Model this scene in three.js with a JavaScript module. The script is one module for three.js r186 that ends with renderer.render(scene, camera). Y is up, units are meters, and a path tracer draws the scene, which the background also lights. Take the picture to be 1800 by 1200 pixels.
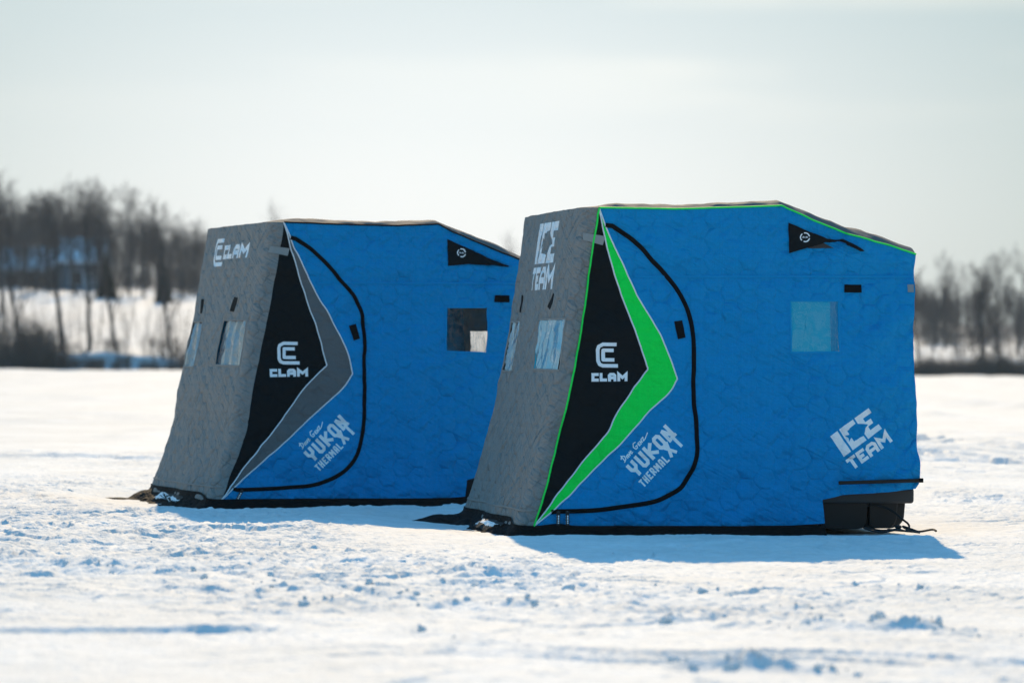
import * as THREE from 'three';
import { mergeGeometries, mergeVertices } from 'three/addons/utils/BufferGeometryUtils.js';
import { RoundedBoxGeometry } from 'three/addons/geometries/RoundedBoxGeometry.js';

// ------------------------------------------------------------------ camera, sky, sun, exposure
const scene = new THREE.Scene();
const camera = new THREE.PerspectiveCamera(2 * Math.atan(0.1) * 180 / Math.PI, 1.5, 0.5, 8000);
camera.filmGauge = 36;                      // a 120 mm lens on 24 x 36 mm
camera.position.set(0, 0.95, 0);
camera.rotation.order = 'YXZ';
camera.rotation.set(0.00312, 0, 0.011);
camera.focus = 18.4;
camera.userData.fStop = 2.9;
scene.add(camera);

const renderer = new THREE.WebGLRenderer({ antialias: true });
renderer.setSize(1024, 682);
renderer.toneMapping = THREE.LinearToneMapping;
renderer.toneMappingExposure = 1.0;
renderer.shadowMap.enabled = true;

const R = (d) => d * Math.PI / 180;
const SUN_EL = R(31.5), SUN_AZ = R(0.8);    // straight behind the shelters
const sunDir = new THREE.Vector3(Math.sin(SUN_AZ) * Math.cos(SUN_EL), Math.sin(SUN_EL), -Math.cos(SUN_AZ) * Math.cos(SUN_EL));
const sun = new THREE.DirectionalLight(new THREE.Color().setRGB(1, 0.74, 0.42), 3.95);
sun.position.copy(sunDir).multiplyScalar(60).add(new THREE.Vector3(0, 0, -18));
sun.target.position.set(0, 0, -18);
sun.castShadow = true;
sun.shadow.mapSize.set(4096, 4096);
Object.assign(sun.shadow.camera, { left: -14, right: 14, top: 14, bottom: -14, near: 1, far: 140 });
sun.shadow.radius = 1;
scene.add(sun, sun.target);

// ------------------------------------------------------------------ noise
function rng(seed) { let a = seed >>> 0; return () => { a = (a + 0x6d2b79f5) | 0; let t = Math.imul(a ^ (a >>> 15), 1 | a); t = (t + Math.imul(t ^ (t >>> 7), 61 | t)) ^ t; return ((t ^ (t >>> 14)) >>> 0) / 4294967296; }; }
function hash(x, y) { let h = Math.imul(x | 0, 374761393) + Math.imul(y | 0, 668265263) | 0; h = Math.imul(h ^ (h >>> 13), 1274126177); h = Math.imul(h ^ (h >>> 16), 2246822519); return ((h ^ (h >>> 15)) >>> 0) / 4294967296; }
function vnoise(x, y) {
  const i = Math.floor(x), j = Math.floor(y), f = x - i, g = y - j;
  const u = f * f * f * (f * (f * 6 - 15) + 10), v = g * g * g * (g * (g * 6 - 15) + 10);
  const a = hash(i, j), b = hash(i + 1, j), c = hash(i, j + 1), d = hash(i + 1, j + 1);
  return (a + (b - a) * u + (c - a) * v + (a - b - c + d) * u * v) * 2 - 1;
}
function fbm(x, y, n = 4, gain = 0.5) { let s = 0, a = 1, t = 0; for (let k = 0; k < n; k++) { s += a * vnoise(x + k * 17.3, y - k * 9.1); t += a; a *= gain; const X = x * 1.6 - y * 1.2; y = x * 1.2 + y * 1.6; x = X; } return s / t; }
const clamp = (x, a = 0, b = 1) => Math.min(b, Math.max(a, x));
const smooth = (x, a = 0, b = 1) => { const t = clamp((x - a) / (b - a)); return t * t * (3 - 2 * t); };
const lerp = (a, b, t) => a + (b - a) * t;

// sky: clear winter air, white towards the horizon, blue overhead, brighter round the sun, thin high cloud
{
  const W = 2048, H = 1024, data = new Float32Array(W * H * 4);
  for (let j = 0; j < H; j++) {
    const el = (j + 0.5) / H * Math.PI - Math.PI / 2;
    for (let i = 0; i < W; i++) {
      const az = ((i + 0.5) / W - 0.5) * 2 * Math.PI, c = Math.cos(el);
      const x = c * Math.cos(az), y = Math.sin(el), z = c * Math.sin(az);
      const e = Math.max(0, el), toSun = Math.acos(clamp(x * sunDir.x + y * sunDir.y + z * sunDir.z, -1, 1));
      const south = 0.5 + 0.5 * Math.cos(Math.atan2(x, -z) - SUN_AZ);           // 1 under the sun, 0 opposite
      const mid = Math.exp(-e / R(30)), k = Math.exp(-Math.pow(e / R(21), 1.4)), hz = 0.60 + 0.40 * south, glow = 0.5 * Math.exp(-toSun / R(11));
      // veil of forward-scattered light low under the sun
      const d = Math.atan2(x, -z) + R(1.2), veil = Math.exp(-d * d / (2 * R(7.6) * R(7.6))) * Math.exp(-((e - R(1.8)) ** 2) / (2 * R(4.6) ** 2));
      let r = lerp(0.06 + 0.09 * mid, 0.43 * hz + 0.60 * veil, k) + glow, g = lerp(0.30 + 0.34 * mid, 0.51 * hz + 0.52 * veil, k) + 0.95 * glow, b = lerp(0.68 + 0.32 * mid, 0.46 * hz + 0.53 * veil, k) + 0.85 * glow;
      const px = Math.atan2(x, -z) * 12, cl = (0.35 + 0.65 * smooth(Math.atan2(x, -z), R(-1), R(4))) * smooth(fbm(px * 0.55 + 3.1, el * 85, 4) + 0.25 * fbm(px * 2, el * 260 + 5, 3), -0.12, 0.6) * smooth(e, R(3.4), R(5.2)) * (1 - smooth(e, R(14), R(24)));
      r += cl * 0.20; g += cl * 0.14; b += cl * 0.08;
      const o = (j * W + i) * 4; data[o] = r; data[o + 1] = g; data[o + 2] = b; data[o + 3] = 1;
    }
  }
  const sky = new THREE.DataTexture(data, W, H, THREE.RGBAFormat, THREE.FloatType);
  sky.mapping = THREE.EquirectangularReflectionMapping; sky.magFilter = sky.minFilter = THREE.LinearFilter; sky.needsUpdate = true;
  scene.background = sky; scene.environment = sky;
}

// ------------------------------------------------------------------ naming and helpers
const used = {};
function numbered(n) { const k = used[n] = (used[n] ?? -1) + 1; return k ? `${n}_${String(k).padStart(3, '0')}` : n; }
function tag(o, label, category, group, kind) { if (label) o.userData.label = label; if (category) o.userData.category = category; if (group) o.userData.group = group; if (kind) o.userData.kind = kind; return o; }
function mesh(name, g, m, parent) { const o = new THREE.Mesh(g, m); o.name = parent ? name : numbered(name); o.castShadow = o.receiveShadow = true; (parent ?? scene).add(o); return o; }
function thing(name, label, category, group) { const o = new THREE.Group(); o.name = numbered(name); scene.add(o); return tag(o, label, category, group); }
const rgb = (r, g, b) => new THREE.Color().setRGB(r, g, b);
const std = (c, roughness = 0.8, extra = {}) => new THREE.MeshStandardMaterial({ color: c, roughness, metalness: 0, side: THREE.DoubleSide, ...extra });
function tex(w, h, f, srgb = false) {
  const d = new Uint8Array(w * h * 4);
  for (let j = 0; j < h; j++) for (let i = 0; i < w; i++) { const v = f(i / w, j / h, i, j), o = (j * w + i) * 4; if (v.length) { d[o] = v[0]; d[o + 1] = v[1]; d[o + 2] = v[2]; } else d[o] = d[o + 1] = d[o + 2] = clamp(v) * 255; d[o + 3] = 255; }
  const t = new THREE.DataTexture(d, w, h); t.wrapS = t.wrapT = THREE.RepeatWrapping; t.magFilter = THREE.LinearFilter; t.minFilter = THREE.LinearMipmapLinearFilter; t.generateMipmaps = true;
  if (srgb) t.colorSpace = THREE.SRGBColorSpace; t.needsUpdate = true; return t;
}
function tnoise(u, v, n, seed) { // value noise that repeats every unit
  const x = u * n, y = v * n, i = Math.floor(x), j = Math.floor(y), f = x - i, g = y - j, a = f * f * (3 - 2 * f), b = g * g * (3 - 2 * g), w = (p) => ((p % n) + n) % n;
  const h = (p, q) => hash(w(p) + seed * 131, w(q) + seed * 57);
  return lerp(lerp(h(i, j), h(i + 1, j), a), lerp(h(i, j + 1), h(i + 1, j + 1), a), b) * 2 - 1;
}

function tnoise2(u, v, nx, ny, seed) { // the same, with its own pitch along each axis
  const x = u * nx, y = v * ny, i = Math.floor(x), j = Math.floor(y), f = x - i, g = y - j, a = f * f * (3 - 2 * f), b = g * g * (3 - 2 * g), w = (p, n) => ((p % n) + n) % n;
  const h = (p, q) => hash(w(p, nx) + seed * 131, w(q, ny) + seed * 57);
  return lerp(lerp(h(i, j), h(i + 1, j), a), lerp(h(i, j + 1), h(i + 1, j + 1), a), b) * 2 - 1;
}

// ------------------------------------------------------------------ ground: the snow-covered lake
const NEAR_O = new THREE.Vector3(0.131, 0, -18.05), NEAR_T = R(12), FAR_O = new THREE.Vector3(-1.7586, 0, -20.66), FAR_T = R(20);
function inTent(x, z) { // how far (m) outside the nearest shelter's footprint
  let best = 9;
  for (const [o, t] of [[NEAR_O, NEAR_T], [FAR_O, FAR_T]]) {
    const a = (x - o.x) * Math.cos(t) - (z - o.z) * Math.sin(t), w = (x - o.x) * Math.sin(t) + (z - o.z) * Math.cos(t);
    const du = Math.max(-0.15 - a, 0, a - 2.15), dw = Math.max(w, 0, -1.5 - w); best = Math.min(best, Math.hypot(du, dw));
  }
  return best;
}
function lumps(x, z, cell, density, seed) { // rounded chunks of broken snow, at most 1 high
  const X = x + 0.25 * cell * vnoise(x / cell * 2.1, z / cell * 2.1 + seed), Z = z + 0.25 * cell * vnoise(x / cell * 2.3 + 7, z / cell * 2.3 - seed);
  const i = Math.floor(X / cell), j = Math.floor(Z / cell); let h = 0;
  for (let a = -1; a <= 1; a++) for (let b = -1; b <= 1; b++) {
    const p = hash(i + a + seed * 91, j + b - seed * 53); if (p > density) continue;
    const cx = (i + a + 0.2 + 0.6 * hash(i + a, j + b + seed)) * cell, cz = (j + b + 0.2 + 0.6 * hash(i + a + 31, j + b - seed)) * cell;
    const r = cell * (0.28 + 0.42 * hash(i + a - 17, j + b + 3 * seed)), q = ((X - cx) ** 2 + ((Z - cz) * 1.0) ** 2) / (r * r);
    if (q < 1) h = Math.max(h, Math.sqrt(1 - q) * (0.35 + 0.65 * p / density) * r / (0.7 * cell));
  }
  return h;
}
const piles = [ // x, z, radius x, radius z, height: heaps and ledges that the photograph shows
  [1.20, -11.75, 0.20, 0.10, 0.030], [1.38, -11.72, 0.10, 0.09, 0.052], [1.27, -11.9, 0.05, 0.05, 0.03], [1.47, -11.8, 0.05, 0.05, 0.03], [1.02, -11.8, 0.09, 0.08, 0.02], [1.52, -11.5, 0.14, 0.12, 0.02], [0.56, -11.8, 0.06, 0.06, 0.034], [0.71, -10.12, 0.10, 0.09, 0.055], [0.56, -10.18, 0.10, 0.07, 0.03], [0.86, -10.1, 0.14, 0.05, 0.02],
  [-1.62, -14.2, 0.26, 0.18, 0.042], [-1.40, -14.0, 0.16, 0.13, 0.036], [-0.12, -10.95, 0.13, 0.1, 0.018], [-0.75, -13.4, 0.22, 0.2, 0.022], [-0.45, -13.0, 0.14, 0.15, 0.02], [0.0, -13.7, 0.35, 0.25, 0.024], [0.6, -13.5, 0.3, 0.22, 0.02], [1.6, -13.6, 0.5, 0.3, 0.018],
  [-0.2, -12.5, 0.10, 0.1, 0.03], [0.04, -12.45, 0.10, 0.09, 0.03], [-0.62, -12.4, 0.12, 0.1, 0.025], [1.05, -12.6, 0.12, 0.1, 0.02], [1.9, -11.4, 0.2, 0.1, 0.02],
];
function lake(x, z) {
  const D = Math.max(1, -z), t = inTent(x, z);
  let h = 0.014 * fbm(x * 0.35, z * 0.55, 3) + 0.006 * fbm(x * 2.1, z * 1.7 + 4, 3);
  // wind-cut ledges that drop towards the camera
  const led = (p, q, w) => { const n = fbm(x * p + 11, z * q, 3), f = n * 3; return w * Math.max(0, 1 - (f - Math.floor(f)) * 1.0) * smooth(fbm(x * 0.23 + 5, z * 0.17 + 9, 2), -0.05, 0.45); };
  h += led(0.5, 0.9, 0.016);
  if (D > 22) h += smooth(D, 22, 34) * (led(0.16, 0.30, 0.085) + led(0.35, 0.8, 0.05) * (1 - smooth(D, 50, 80)) + 0.035 * smooth(fbm(x * 0.32 + 20, z * 0.16, 3), 0.12, 0.42) + 0.03 * fbm(x * 0.1, z * 0.09 + 8, 2));
  const spread = Math.exp(-(((D - 14.6) / 2.6) ** 2)) * 1.0 + 0.55 * smooth(D, 15, 17) * (1 - smooth(D, 23.5, 26)) + 0.12;
  const patch = smooth(fbm(x * 0.55 + 2, z * 0.35 - 3, 3), -0.25, 0.35), amt = clamp(spread) * (0.25 + 0.75 * patch) * smooth(t, 0.0, 0.9);
  if (D > 8 && D < 30) {
    h += amt * (0.016 * lumps(x, z, 0.15, 0.3, 1) + 0.010 * lumps(x, z, 0.07, 0.35, 2) + 0.006 * lumps(x, z, 0.034, 0.5, 3));
    const crust = (p, q, w, o) => { const f = fbm(x * p + o, z * q - o, 3) * 3; const t = f - Math.floor(f); return w * (1 - t) * smooth(vnoise(x * p * 0.8 + 31 + o, z * q * 0.8), -0.35, 0.3); };
    h += (0.22 + amt) * (crust(1.6, 1.5, 0.020, 3) + crust(4.2, 3.4, 0.015, 8) + crust(9, 7, 0.007, 15)) + amt * (0.009 * fbm(x * 7, z * 6, 3) + 0.006 * (1 - Math.abs(fbm(x * 13 + 5, z * 11, 3)) * 2)) + (0.0022 + 0.004 * amt) * (1 - 2 * Math.abs(fbm(x * 24, z * 22, 2)));
    for (const [px, pz, rx, rz, ph] of piles) {
      const q = ((x - px) / rx) ** 2 + ((z - pz) / rz) ** 2;
      if (q < 2.2) h += ph * Math.exp(-q * 1.3) * (0.55 + 0.6 * lumps(x, z, 0.06, 0.8, 5) + 0.35 * lumps(x, z, 0.028, 0.8, 6)) * 1.15;
    }
    // the low ledge at the lower left with its long shadow
    const e = smooth(-0.62 - x, 0, 0.35) * (1 - smooth(-0.9 - x, 1.9, 2.6)); if (e > 0) { const zz = z + 11.27 + 0.02 * vnoise(x * 5, 1) + 0.02 * (x + 1.3); h += e * 0.026 * (0.75 + 0.5 * vnoise(x * 3.1, 5)) * (1 - smooth(zz, -0.02, 0.025)) * smooth(zz, -1.1, -0.1); }
    // tidy and slightly bank up the snow along the shelters' skirts
    h = lerp(-0.022 + 0.010 * fbm(x * 3, z * 3, 3) + 0.006 * fbm(x * 12, z * 10, 3) + 0.003 * fbm(x * 34, z * 30, 2), h, smooth(t, 0.02, 0.7));
  }
  return h;
}
const shoreZ = (x) => clamp(-152 - 0.6 * x, -175, -132);
function lines(segments) { const a = []; for (const [from, to, step, grow] of segments) { let p = from, s = step; while (p < to - 1e-9) { a.push(p); p += s; s *= grow; } } return a; }
function heightGrid(xs, zs, f) {
  const n = xs.length, m = zs.length, p = new Float32Array(n * m * 3), uv = new Float32Array(n * m * 2), ix = new Uint32Array((n - 1) * (m - 1) * 6);
  for (let j = 0, o = 0; j < m; j++) for (let i = 0; i < n; i++, o++) { p[o * 3] = xs[i]; p[o * 3 + 1] = f(xs[i], zs[j]); p[o * 3 + 2] = zs[j]; uv[o * 2] = xs[i]; uv[o * 2 + 1] = zs[j]; }
  let k = 0; for (let j = 0; j < m - 1; j++) for (let i = 0; i < n - 1; i++) { const a = j * n + i; ix[k++] = a; ix[k++] = a + n; ix[k++] = a + 1; ix[k++] = a + 1; ix[k++] = a + n; ix[k++] = a + n + 1; }
  const g = new THREE.BufferGeometry(); g.setAttribute('position', new THREE.BufferAttribute(p, 3)); g.setAttribute('uv', new THREE.BufferAttribute(uv, 2)); g.setIndex(new THREE.BufferAttribute(ix, 1)); g.computeVertexNormals(); return g;
}
const snowBump = tex(512, 512, (u, v) => 0.5 + 0.16 * tnoise(u, v, 24, 1) + 0.14 * tnoise(u, v, 57, 2) + 0.14 * tnoise(u, v, 128, 3) + 0.1 * tnoise(u, v, 256, 4));
snowBump.repeat.set(1 / 0.9, 1 / 0.9);
const snowTint = tex(512, 512, (u, v) => { const n = 0.5 * tnoise(u, v, 6, 9) + 0.35 * tnoise(u, v, 29, 8) + 0.35 * tnoise(u, v, 128, 7), k = clamp(240 + 16 * n, 200, 253); return [k, k - 0.4, k - 1.5 + 0.8 * n]; }, true);
snowTint.repeat.set(1 / 3.7, 1 / 3.7);
const snow = std(rgb(0.90, 0.90, 0.90), 0.75, { map: snowTint, bumpMap: snowBump, bumpScale: 0.006 });
{
  const up = lines([[0, 3.5, 0.016, 1], [3.5, 30, 0.02, 1.035], [30, 2000, 1.5, 1.25]]), xs = [...up.slice(1).map((x) => -x).reverse(), ...up];
  const zs = [...lines([[8.6, 10, 0.028, 1], [10, 20, 0.019, 1], [20, 25, 0.028, 1], [25, 185, 0.035, 1.0075], [185, 2500, 3, 1.3]]).map((z) => -z).reverse(), ...lines([[-8.5, 120, 0.25, 1.12]])];
  tag(mesh('ground', heightGrid(xs, zs, (x, z) => { const d = shoreZ(x) - z; return lake(x, z) * (1 - smooth(d, -1, 4)) - 1.2 * smooth(d, 1.5, 8); }), snow), 'snow-covered frozen lake with trampled, clumpy snow round the shelters', 'ground', null, 'structure');
}
// the far bank and the gentle snow hill behind it
const crest = (x) => lerp(4.0, 1.9, smooth(x, -22, 14));
function hillY(x, d) {
  const bank = (0.35 + 0.55 * smooth(-x, 9, 19) + 0.22 * fbm(x * 0.35, 3, 3)) * smooth(d, 0.0, 1.1 + 0.5 * vnoise(x * 0.5, 2));
  return -0.12 + bank + (crest(x) - 0.5) * smooth(d, 3, 78) + 2.4 * smooth(d, 62, 150) + 0.10 * fbm(x * 0.25, d * 0.2, 3) * smooth(d, 2, 9) + 0.05 * fbm(x, d, 2);
}
{
  const up = lines([[0, 40, 0.3, 1], [40, 700, 1, 1.15]]), xs = [...up.slice(1).map((x) => -x).reverse(), ...up], ds = lines([[-1.4, 5, 0.2, 1], [5, 90, 0.5, 1.02], [90, 900, 4, 1.2]]).reverse();
  const g = heightGrid(xs, ds, (x, d) => hillY(x, d)), p = g.attributes.position;
  for (let i = 0; i < p.count; i++) p.setZ(i, shoreZ(p.getX(i)) - p.getZ(i));
  const ix = g.index.array; for (let k = 0; k < ix.length; k += 3) { const t = ix[k]; ix[k] = ix[k + 1]; ix[k + 1] = t; }
  ix.reverse(); g.computeVertexNormals();
  if (g.attributes.normal.getY(100) < 0) { for (let k = 0; k < ix.length; k += 3) { const t = ix[k]; ix[k] = ix[k + 1]; ix[k + 1] = t; } g.computeVertexNormals(); }
  tag(mesh('hill', g, snow), 'snow-covered far bank rising gently behind the lake', 'hill', null, 'structure');
}
const bankPoint = (x, d) => new THREE.Vector3(x, hillY(x, d), shoreZ(x) - d);

// ------------------------------------------------------------------ surfaces of cloth: polygons cut on a grid and laid on a curved sheet
function clipHalf(P, axis, at, keepAbove) {
  const out = [];
  for (let i = 0; i < P.length; i++) {
    const a = P[i], b = P[(i + 1) % P.length], da = keepAbove ? a[axis] - at : at - a[axis], db = keepAbove ? b[axis] - at : at - b[axis];
    if (da >= 0) out.push(a);
    if ((da > 0 && db < 0) || (da < 0 && db > 0)) { const t = da / (da - db), q = [lerp(a[0], b[0], t), lerp(a[1], b[1], t)]; q[axis] = at; out.push(q); }
  }
  return out;
}
function bridge(P, hole) { // joins a hole to the outline with a slit (P anticlockwise, hole turned clockwise)
  const area = (q) => q.reduce((s, a, i) => { const b = q[(i + 1) % q.length]; return s + a[0] * b[1] - b[0] * a[1]; }, 0);
  if (area(P) < 0) P = [...P].reverse(); if (area(hole) > 0) hole = [...hole].reverse();
  let best = 1e9, bi = 0, bj = 0;
  P.forEach((a, i) => hole.forEach((b, j) => { const d = Math.hypot(a[0] - b[0], a[1] - b[1]); if (d < best) { best = d; bi = i; bj = j; } }));
  return [...P.slice(0, bi + 1), ...hole.slice(bj), ...hole.slice(0, bj + 1), ...P.slice(bi)];
}
function clothGeometry(poly, surf, cell = 0.013, off = 0, thick = 0) {
  const pos = [], nor = [], uv = [], idx = [], at = new Map(), lift = typeof off === 'function' ? off : () => off;
  const P = (a, b) => { const p = surf(a, b), e = 0.003, q = surf(a + e, b), r = surf(a, b + e); const n = q.sub(p).cross(r.sub(p)); if (n.lengthSq() < 1e-16) n.set(0, 0, 1); n.normalize(); return [p, n]; };
  const vertex = (a, b) => {
    const k = Math.round(a * 1e5) + ',' + Math.round(b * 1e5); if (at.has(k)) return at.get(k);
    const [p, n] = P(a, b); p.addScaledVector(n, lift(a, b)); const i = pos.length / 3; pos.push(p.x, p.y, p.z); nor.push(n.x, n.y, n.z); uv.push(a, b); at.set(k, i); return i;
  };
  let a0 = 1e9, a1 = -1e9; for (const q of poly) { a0 = Math.min(a0, q[0]); a1 = Math.max(a1, q[0]); }
  for (let i = Math.floor(a0 / cell); i * cell < a1; i++) {
    let S = clipHalf(clipHalf(poly, 0, i * cell, true), 0, (i + 1) * cell, false); if (S.length < 3) continue;
    let b0 = 1e9, b1 = -1e9; for (const q of S) { b0 = Math.min(b0, q[1]); b1 = Math.max(b1, q[1]); }
    for (let j = Math.floor(b0 / cell); j * cell < b1; j++) {
      let C = clipHalf(clipHalf(S, 1, j * cell, true), 1, (j + 1) * cell, false);
      C = C.filter((q, k) => { const r = C[(k + 1) % C.length]; return Math.hypot(q[0] - r[0], q[1] - r[1]) > 1e-7; });
      if (C.length < 3) continue;
      const pts = C.map((q) => new THREE.Vector2(q[0], q[1]));
      if (THREE.ShapeUtils.isClockWise(pts)) { pts.reverse(); }
      for (const f of THREE.ShapeUtils.triangulateShape(pts, [])) {
        const [p, q, r] = f.map((k) => pts[k]); if (Math.abs((q.x - p.x) * (r.y - p.y) - (q.y - p.y) * (r.x - p.x)) < 1e-11) continue;
        idx.push(vertex(p.x, p.y), vertex(q.x, q.y), vertex(r.x, r.y));
      }
    }
  }
  if (thick) { // the edge of a sheet with thickness
    for (let i = 0; i < poly.length; i++) {
      const a = poly[i], b = poly[(i + 1) % poly.length], n = Math.max(1, Math.ceil(Math.hypot(a[0] - b[0], a[1] - b[1]) / cell));
      for (let k = 0; k < n; k++) {
        const c = [0, 1].map((d) => [lerp(a[0], b[0], (k + d) / n), lerp(a[1], b[1], (k + d) / n)]), ps = c.map((q) => { const [p, m] = P(...q), h = lift(...q); return [p.clone().addScaledVector(m, h), p.clone().addScaledVector(m, h - thick)]; });
        const v = [ps[0][0], ps[1][0], ps[1][1], ps[0][1]], m = v[1].clone().sub(v[0]).cross(v[3].clone().sub(v[0])).normalize(), o = pos.length / 3;
        v.forEach((p, q) => { pos.push(p.x, p.y, p.z); nor.push(m.x, m.y, m.z); uv.push(...c[q === 1 || q === 2 ? 1 : 0]); }); idx.push(o, o + 3, o + 2, o, o + 2, o + 1);
      }
    }
  }
  const g = new THREE.BufferGeometry(); g.setAttribute('position', new THREE.Float32BufferAttribute(pos, 3)); g.setAttribute('normal', new THREE.Float32BufferAttribute(nor, 3)); g.setAttribute('uv', new THREE.Float32BufferAttribute(uv, 2)); g.setIndex(idx); return g;
}
function curve2(pts, step = 0.02) { const c = new THREE.CatmullRomCurve3(pts.map((p) => new THREE.Vector3(p[0], p[1], 0)), false, 'centripetal'), n = Math.max(2, Math.round(c.getLength() / step)); return c.getSpacedPoints(n).map((p) => [p.x, p.y]); }
function withTip(pts, tip) { return [...curve2(pts.slice(0, tip + 1)).slice(0, -1), ...curve2(pts.slice(tip))]; }
function dense(pts, step = 0.02) { const out = []; for (let i = 0; i < pts.length - 1; i++) { const [a, b] = [pts[i], pts[i + 1]], n = Math.max(1, Math.ceil(Math.hypot(a[0] - b[0], a[1] - b[1]) / step)); for (let k = 0; k < n; k++) out.push([lerp(a[0], b[0], k / n), lerp(a[1], b[1], k / n)]); } out.push(pts.at(-1)); return out; }
function onSurf(surf, a, b, h) { const p = surf(a, b), e = 0.004, n = surf(a + e, b).sub(p).cross(surf(a, b + e).sub(p)).normalize(); return p.addScaledVector(n, h); }
function ribbonGeometry(path, width, h, surf, lift = 0) { // a flat tape with bevelled edges
  const pos = [], uv = [], idx = [], prof = [[-0.5, 0], [-0.42, 1], [0.42, 1], [0.5, 0]]; let run = 0;
  path.forEach((p, i) => {
    const a = path[Math.max(0, i - 1)], b = path[Math.min(path.length - 1, i + 1)], l = Math.hypot(b[0] - a[0], b[1] - a[1]) || 1, nx = -(b[1] - a[1]) / l, ny = (b[0] - a[0]) / l;
    if (i) run += Math.hypot(p[0] - path[i - 1][0], p[1] - path[i - 1][1]);
    for (const [s, t] of prof) { const q = onSurf(surf, p[0] + nx * s * width, p[1] + ny * s * width, lift + t * h - (t ? 0 : 0.002)); pos.push(q.x, q.y, q.z); uv.push(run, s * width); }
    if (i) for (let k = 0; k < 3; k++) { const o = (i - 1) * 4 + k; idx.push(o, o + 4, o + 1, o + 1, o + 4, o + 5); }
  });
  const g = new THREE.BufferGeometry(); g.setAttribute('position', new THREE.Float32BufferAttribute(pos, 3)); g.setAttribute('uv', new THREE.Float32BufferAttribute(uv, 2)); g.setIndex(idx); g.computeVertexNormals(); return g;
}
function tubeOn(path, r, surf, lift = 0) { const c = new THREE.CatmullRomCurve3(path.map((p) => onSurf(surf, p[0], p[1], lift)), false, 'centripetal'); return new THREE.TubeGeometry(c, path.length * 2, r, 6); }

// ------------------------------------------------------------------ lettering: stroke letters on canvases (flat print)
const GLYPH = {
  A: [[[0, 0], [0, 0.78], [0.22, 1], [0.78, 1], [1, 0.78], [1, 0]], [[0, 0.38], [1, 0.38]]], C: [[[1, 1], [0, 1], [0, 0], [1, 0]]], E: [[[1, 1], [0, 1], [0, 0], [1, 0]], [[0, 0.5], [0.9, 0.5]]],
  H: [[[0, 0], [0, 1]], [[1, 0], [1, 1]], [[0, 0.5], [1, 0.5]]], I: [[[0, 0], [0, 1]]], K: [[[0, 0], [0, 1]], [[1, 1], [0.12, 0.48], [1, 0]]], L: [[[0, 1], [0, 0], [1, 0]]], M: [[[0, 0], [0, 1], [0.5, 0.4], [1, 1], [1, 0]]],
  N: [[[0, 0], [0, 1], [1, 0], [1, 1]]], O: [[[0.25, 0], [0, 0.15], [0, 0.85], [0.25, 1], [0.75, 1], [1, 0.85], [1, 0.15], [0.75, 0], [0.25, 0]]], R: [[[0, 0], [0, 1], [0.75, 1], [1, 0.84], [1, 0.6], [0.75, 0.46], [0, 0.46]], [[0.5, 0.46], [1, 0]]],
  T: [[[0, 1], [1, 1]], [[0.5, 1], [0.5, 0]]], U: [[[0, 1], [0, 0.15], [0.25, 0], [0.75, 0], [1, 0.15], [1, 1]]], X: [[[0, 0], [1, 1]], [[0, 1], [1, 0]]], Y: [[[0, 1], [0, 0.62], [0.3, 0.46], [0.7, 0.46], [1, 0.62], [1, 1]], [[0.5, 0.46], [0.5, 0]]], A2: [[[0, 0], [0.36, 1], [0.64, 1], [1, 0]], [[0.18, 0.32], [0.82, 0.32]]],
};
function word(c, text, x, y, w, h, weight, widths = {}, gap = 0.35) { // text fills the box whose lower left corner is (x, y)
  const t = [...text], sum = t.reduce((s, q) => s + (widths[q] ?? 1), 0) + gap * (t.length - 1), k = w / sum, s = weight * h; let at = x;
  c.lineWidth = s; c.lineJoin = 'miter'; c.lineCap = 'butt'; c.miterLimit = 3;
  for (const q of t) {
    const gw = (widths[q] ?? 1) * k, g = GLYPH[q], thin = gw <= s * 1.01;
    for (const line of g) { c.beginPath(); line.forEach(([a, b], i) => { // ends reach the box, corners stay half a stroke inside
      const end = i === 0 || i === line.length - 1, o = end && line[i ? i - 1 : 1], dx = end ? Math.abs(o[0] - a) : 0, dy = end ? Math.abs(o[1] - b) : 0;
      let X = thin ? at + gw / 2 : at + s / 2 + a * (gw - s), Y = y + s / 2 + b * (h - s);
      if (end && dx > dy && (a === 0 || a === 1) && !thin) X = at + a * gw; if (end && dy >= dx && (b === 0 || b === 1)) Y = y + b * h;
      i ? c.lineTo(X, Y) : c.moveTo(X, Y); }); c.stroke(); }
    at += gw + gap * k;
  }
}
function emblem(c, x, y, w, h) { // two nested brackets
  const s = 0.15 * h; c.lineWidth = s; c.lineJoin = 'round'; c.lineCap = 'butt';
  const poly = (p) => { c.beginPath(); p.forEach(([a, b], i) => (i ? c.lineTo : c.moveTo).call(c, x + a * w, y + b * h)); c.stroke(); };
  poly([[0.93, 0.93], [0.3, 0.93], [0.13, 0.84], [0.09, 0.7], [0.11, 0.25], [0.17, 0.12], [0.3, 0.07], [1, 0.07]]);
  poly([[0.8, 0.69], [0.33, 0.69], [0.33, 0.31], [0.84, 0.31]]);
}
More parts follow.
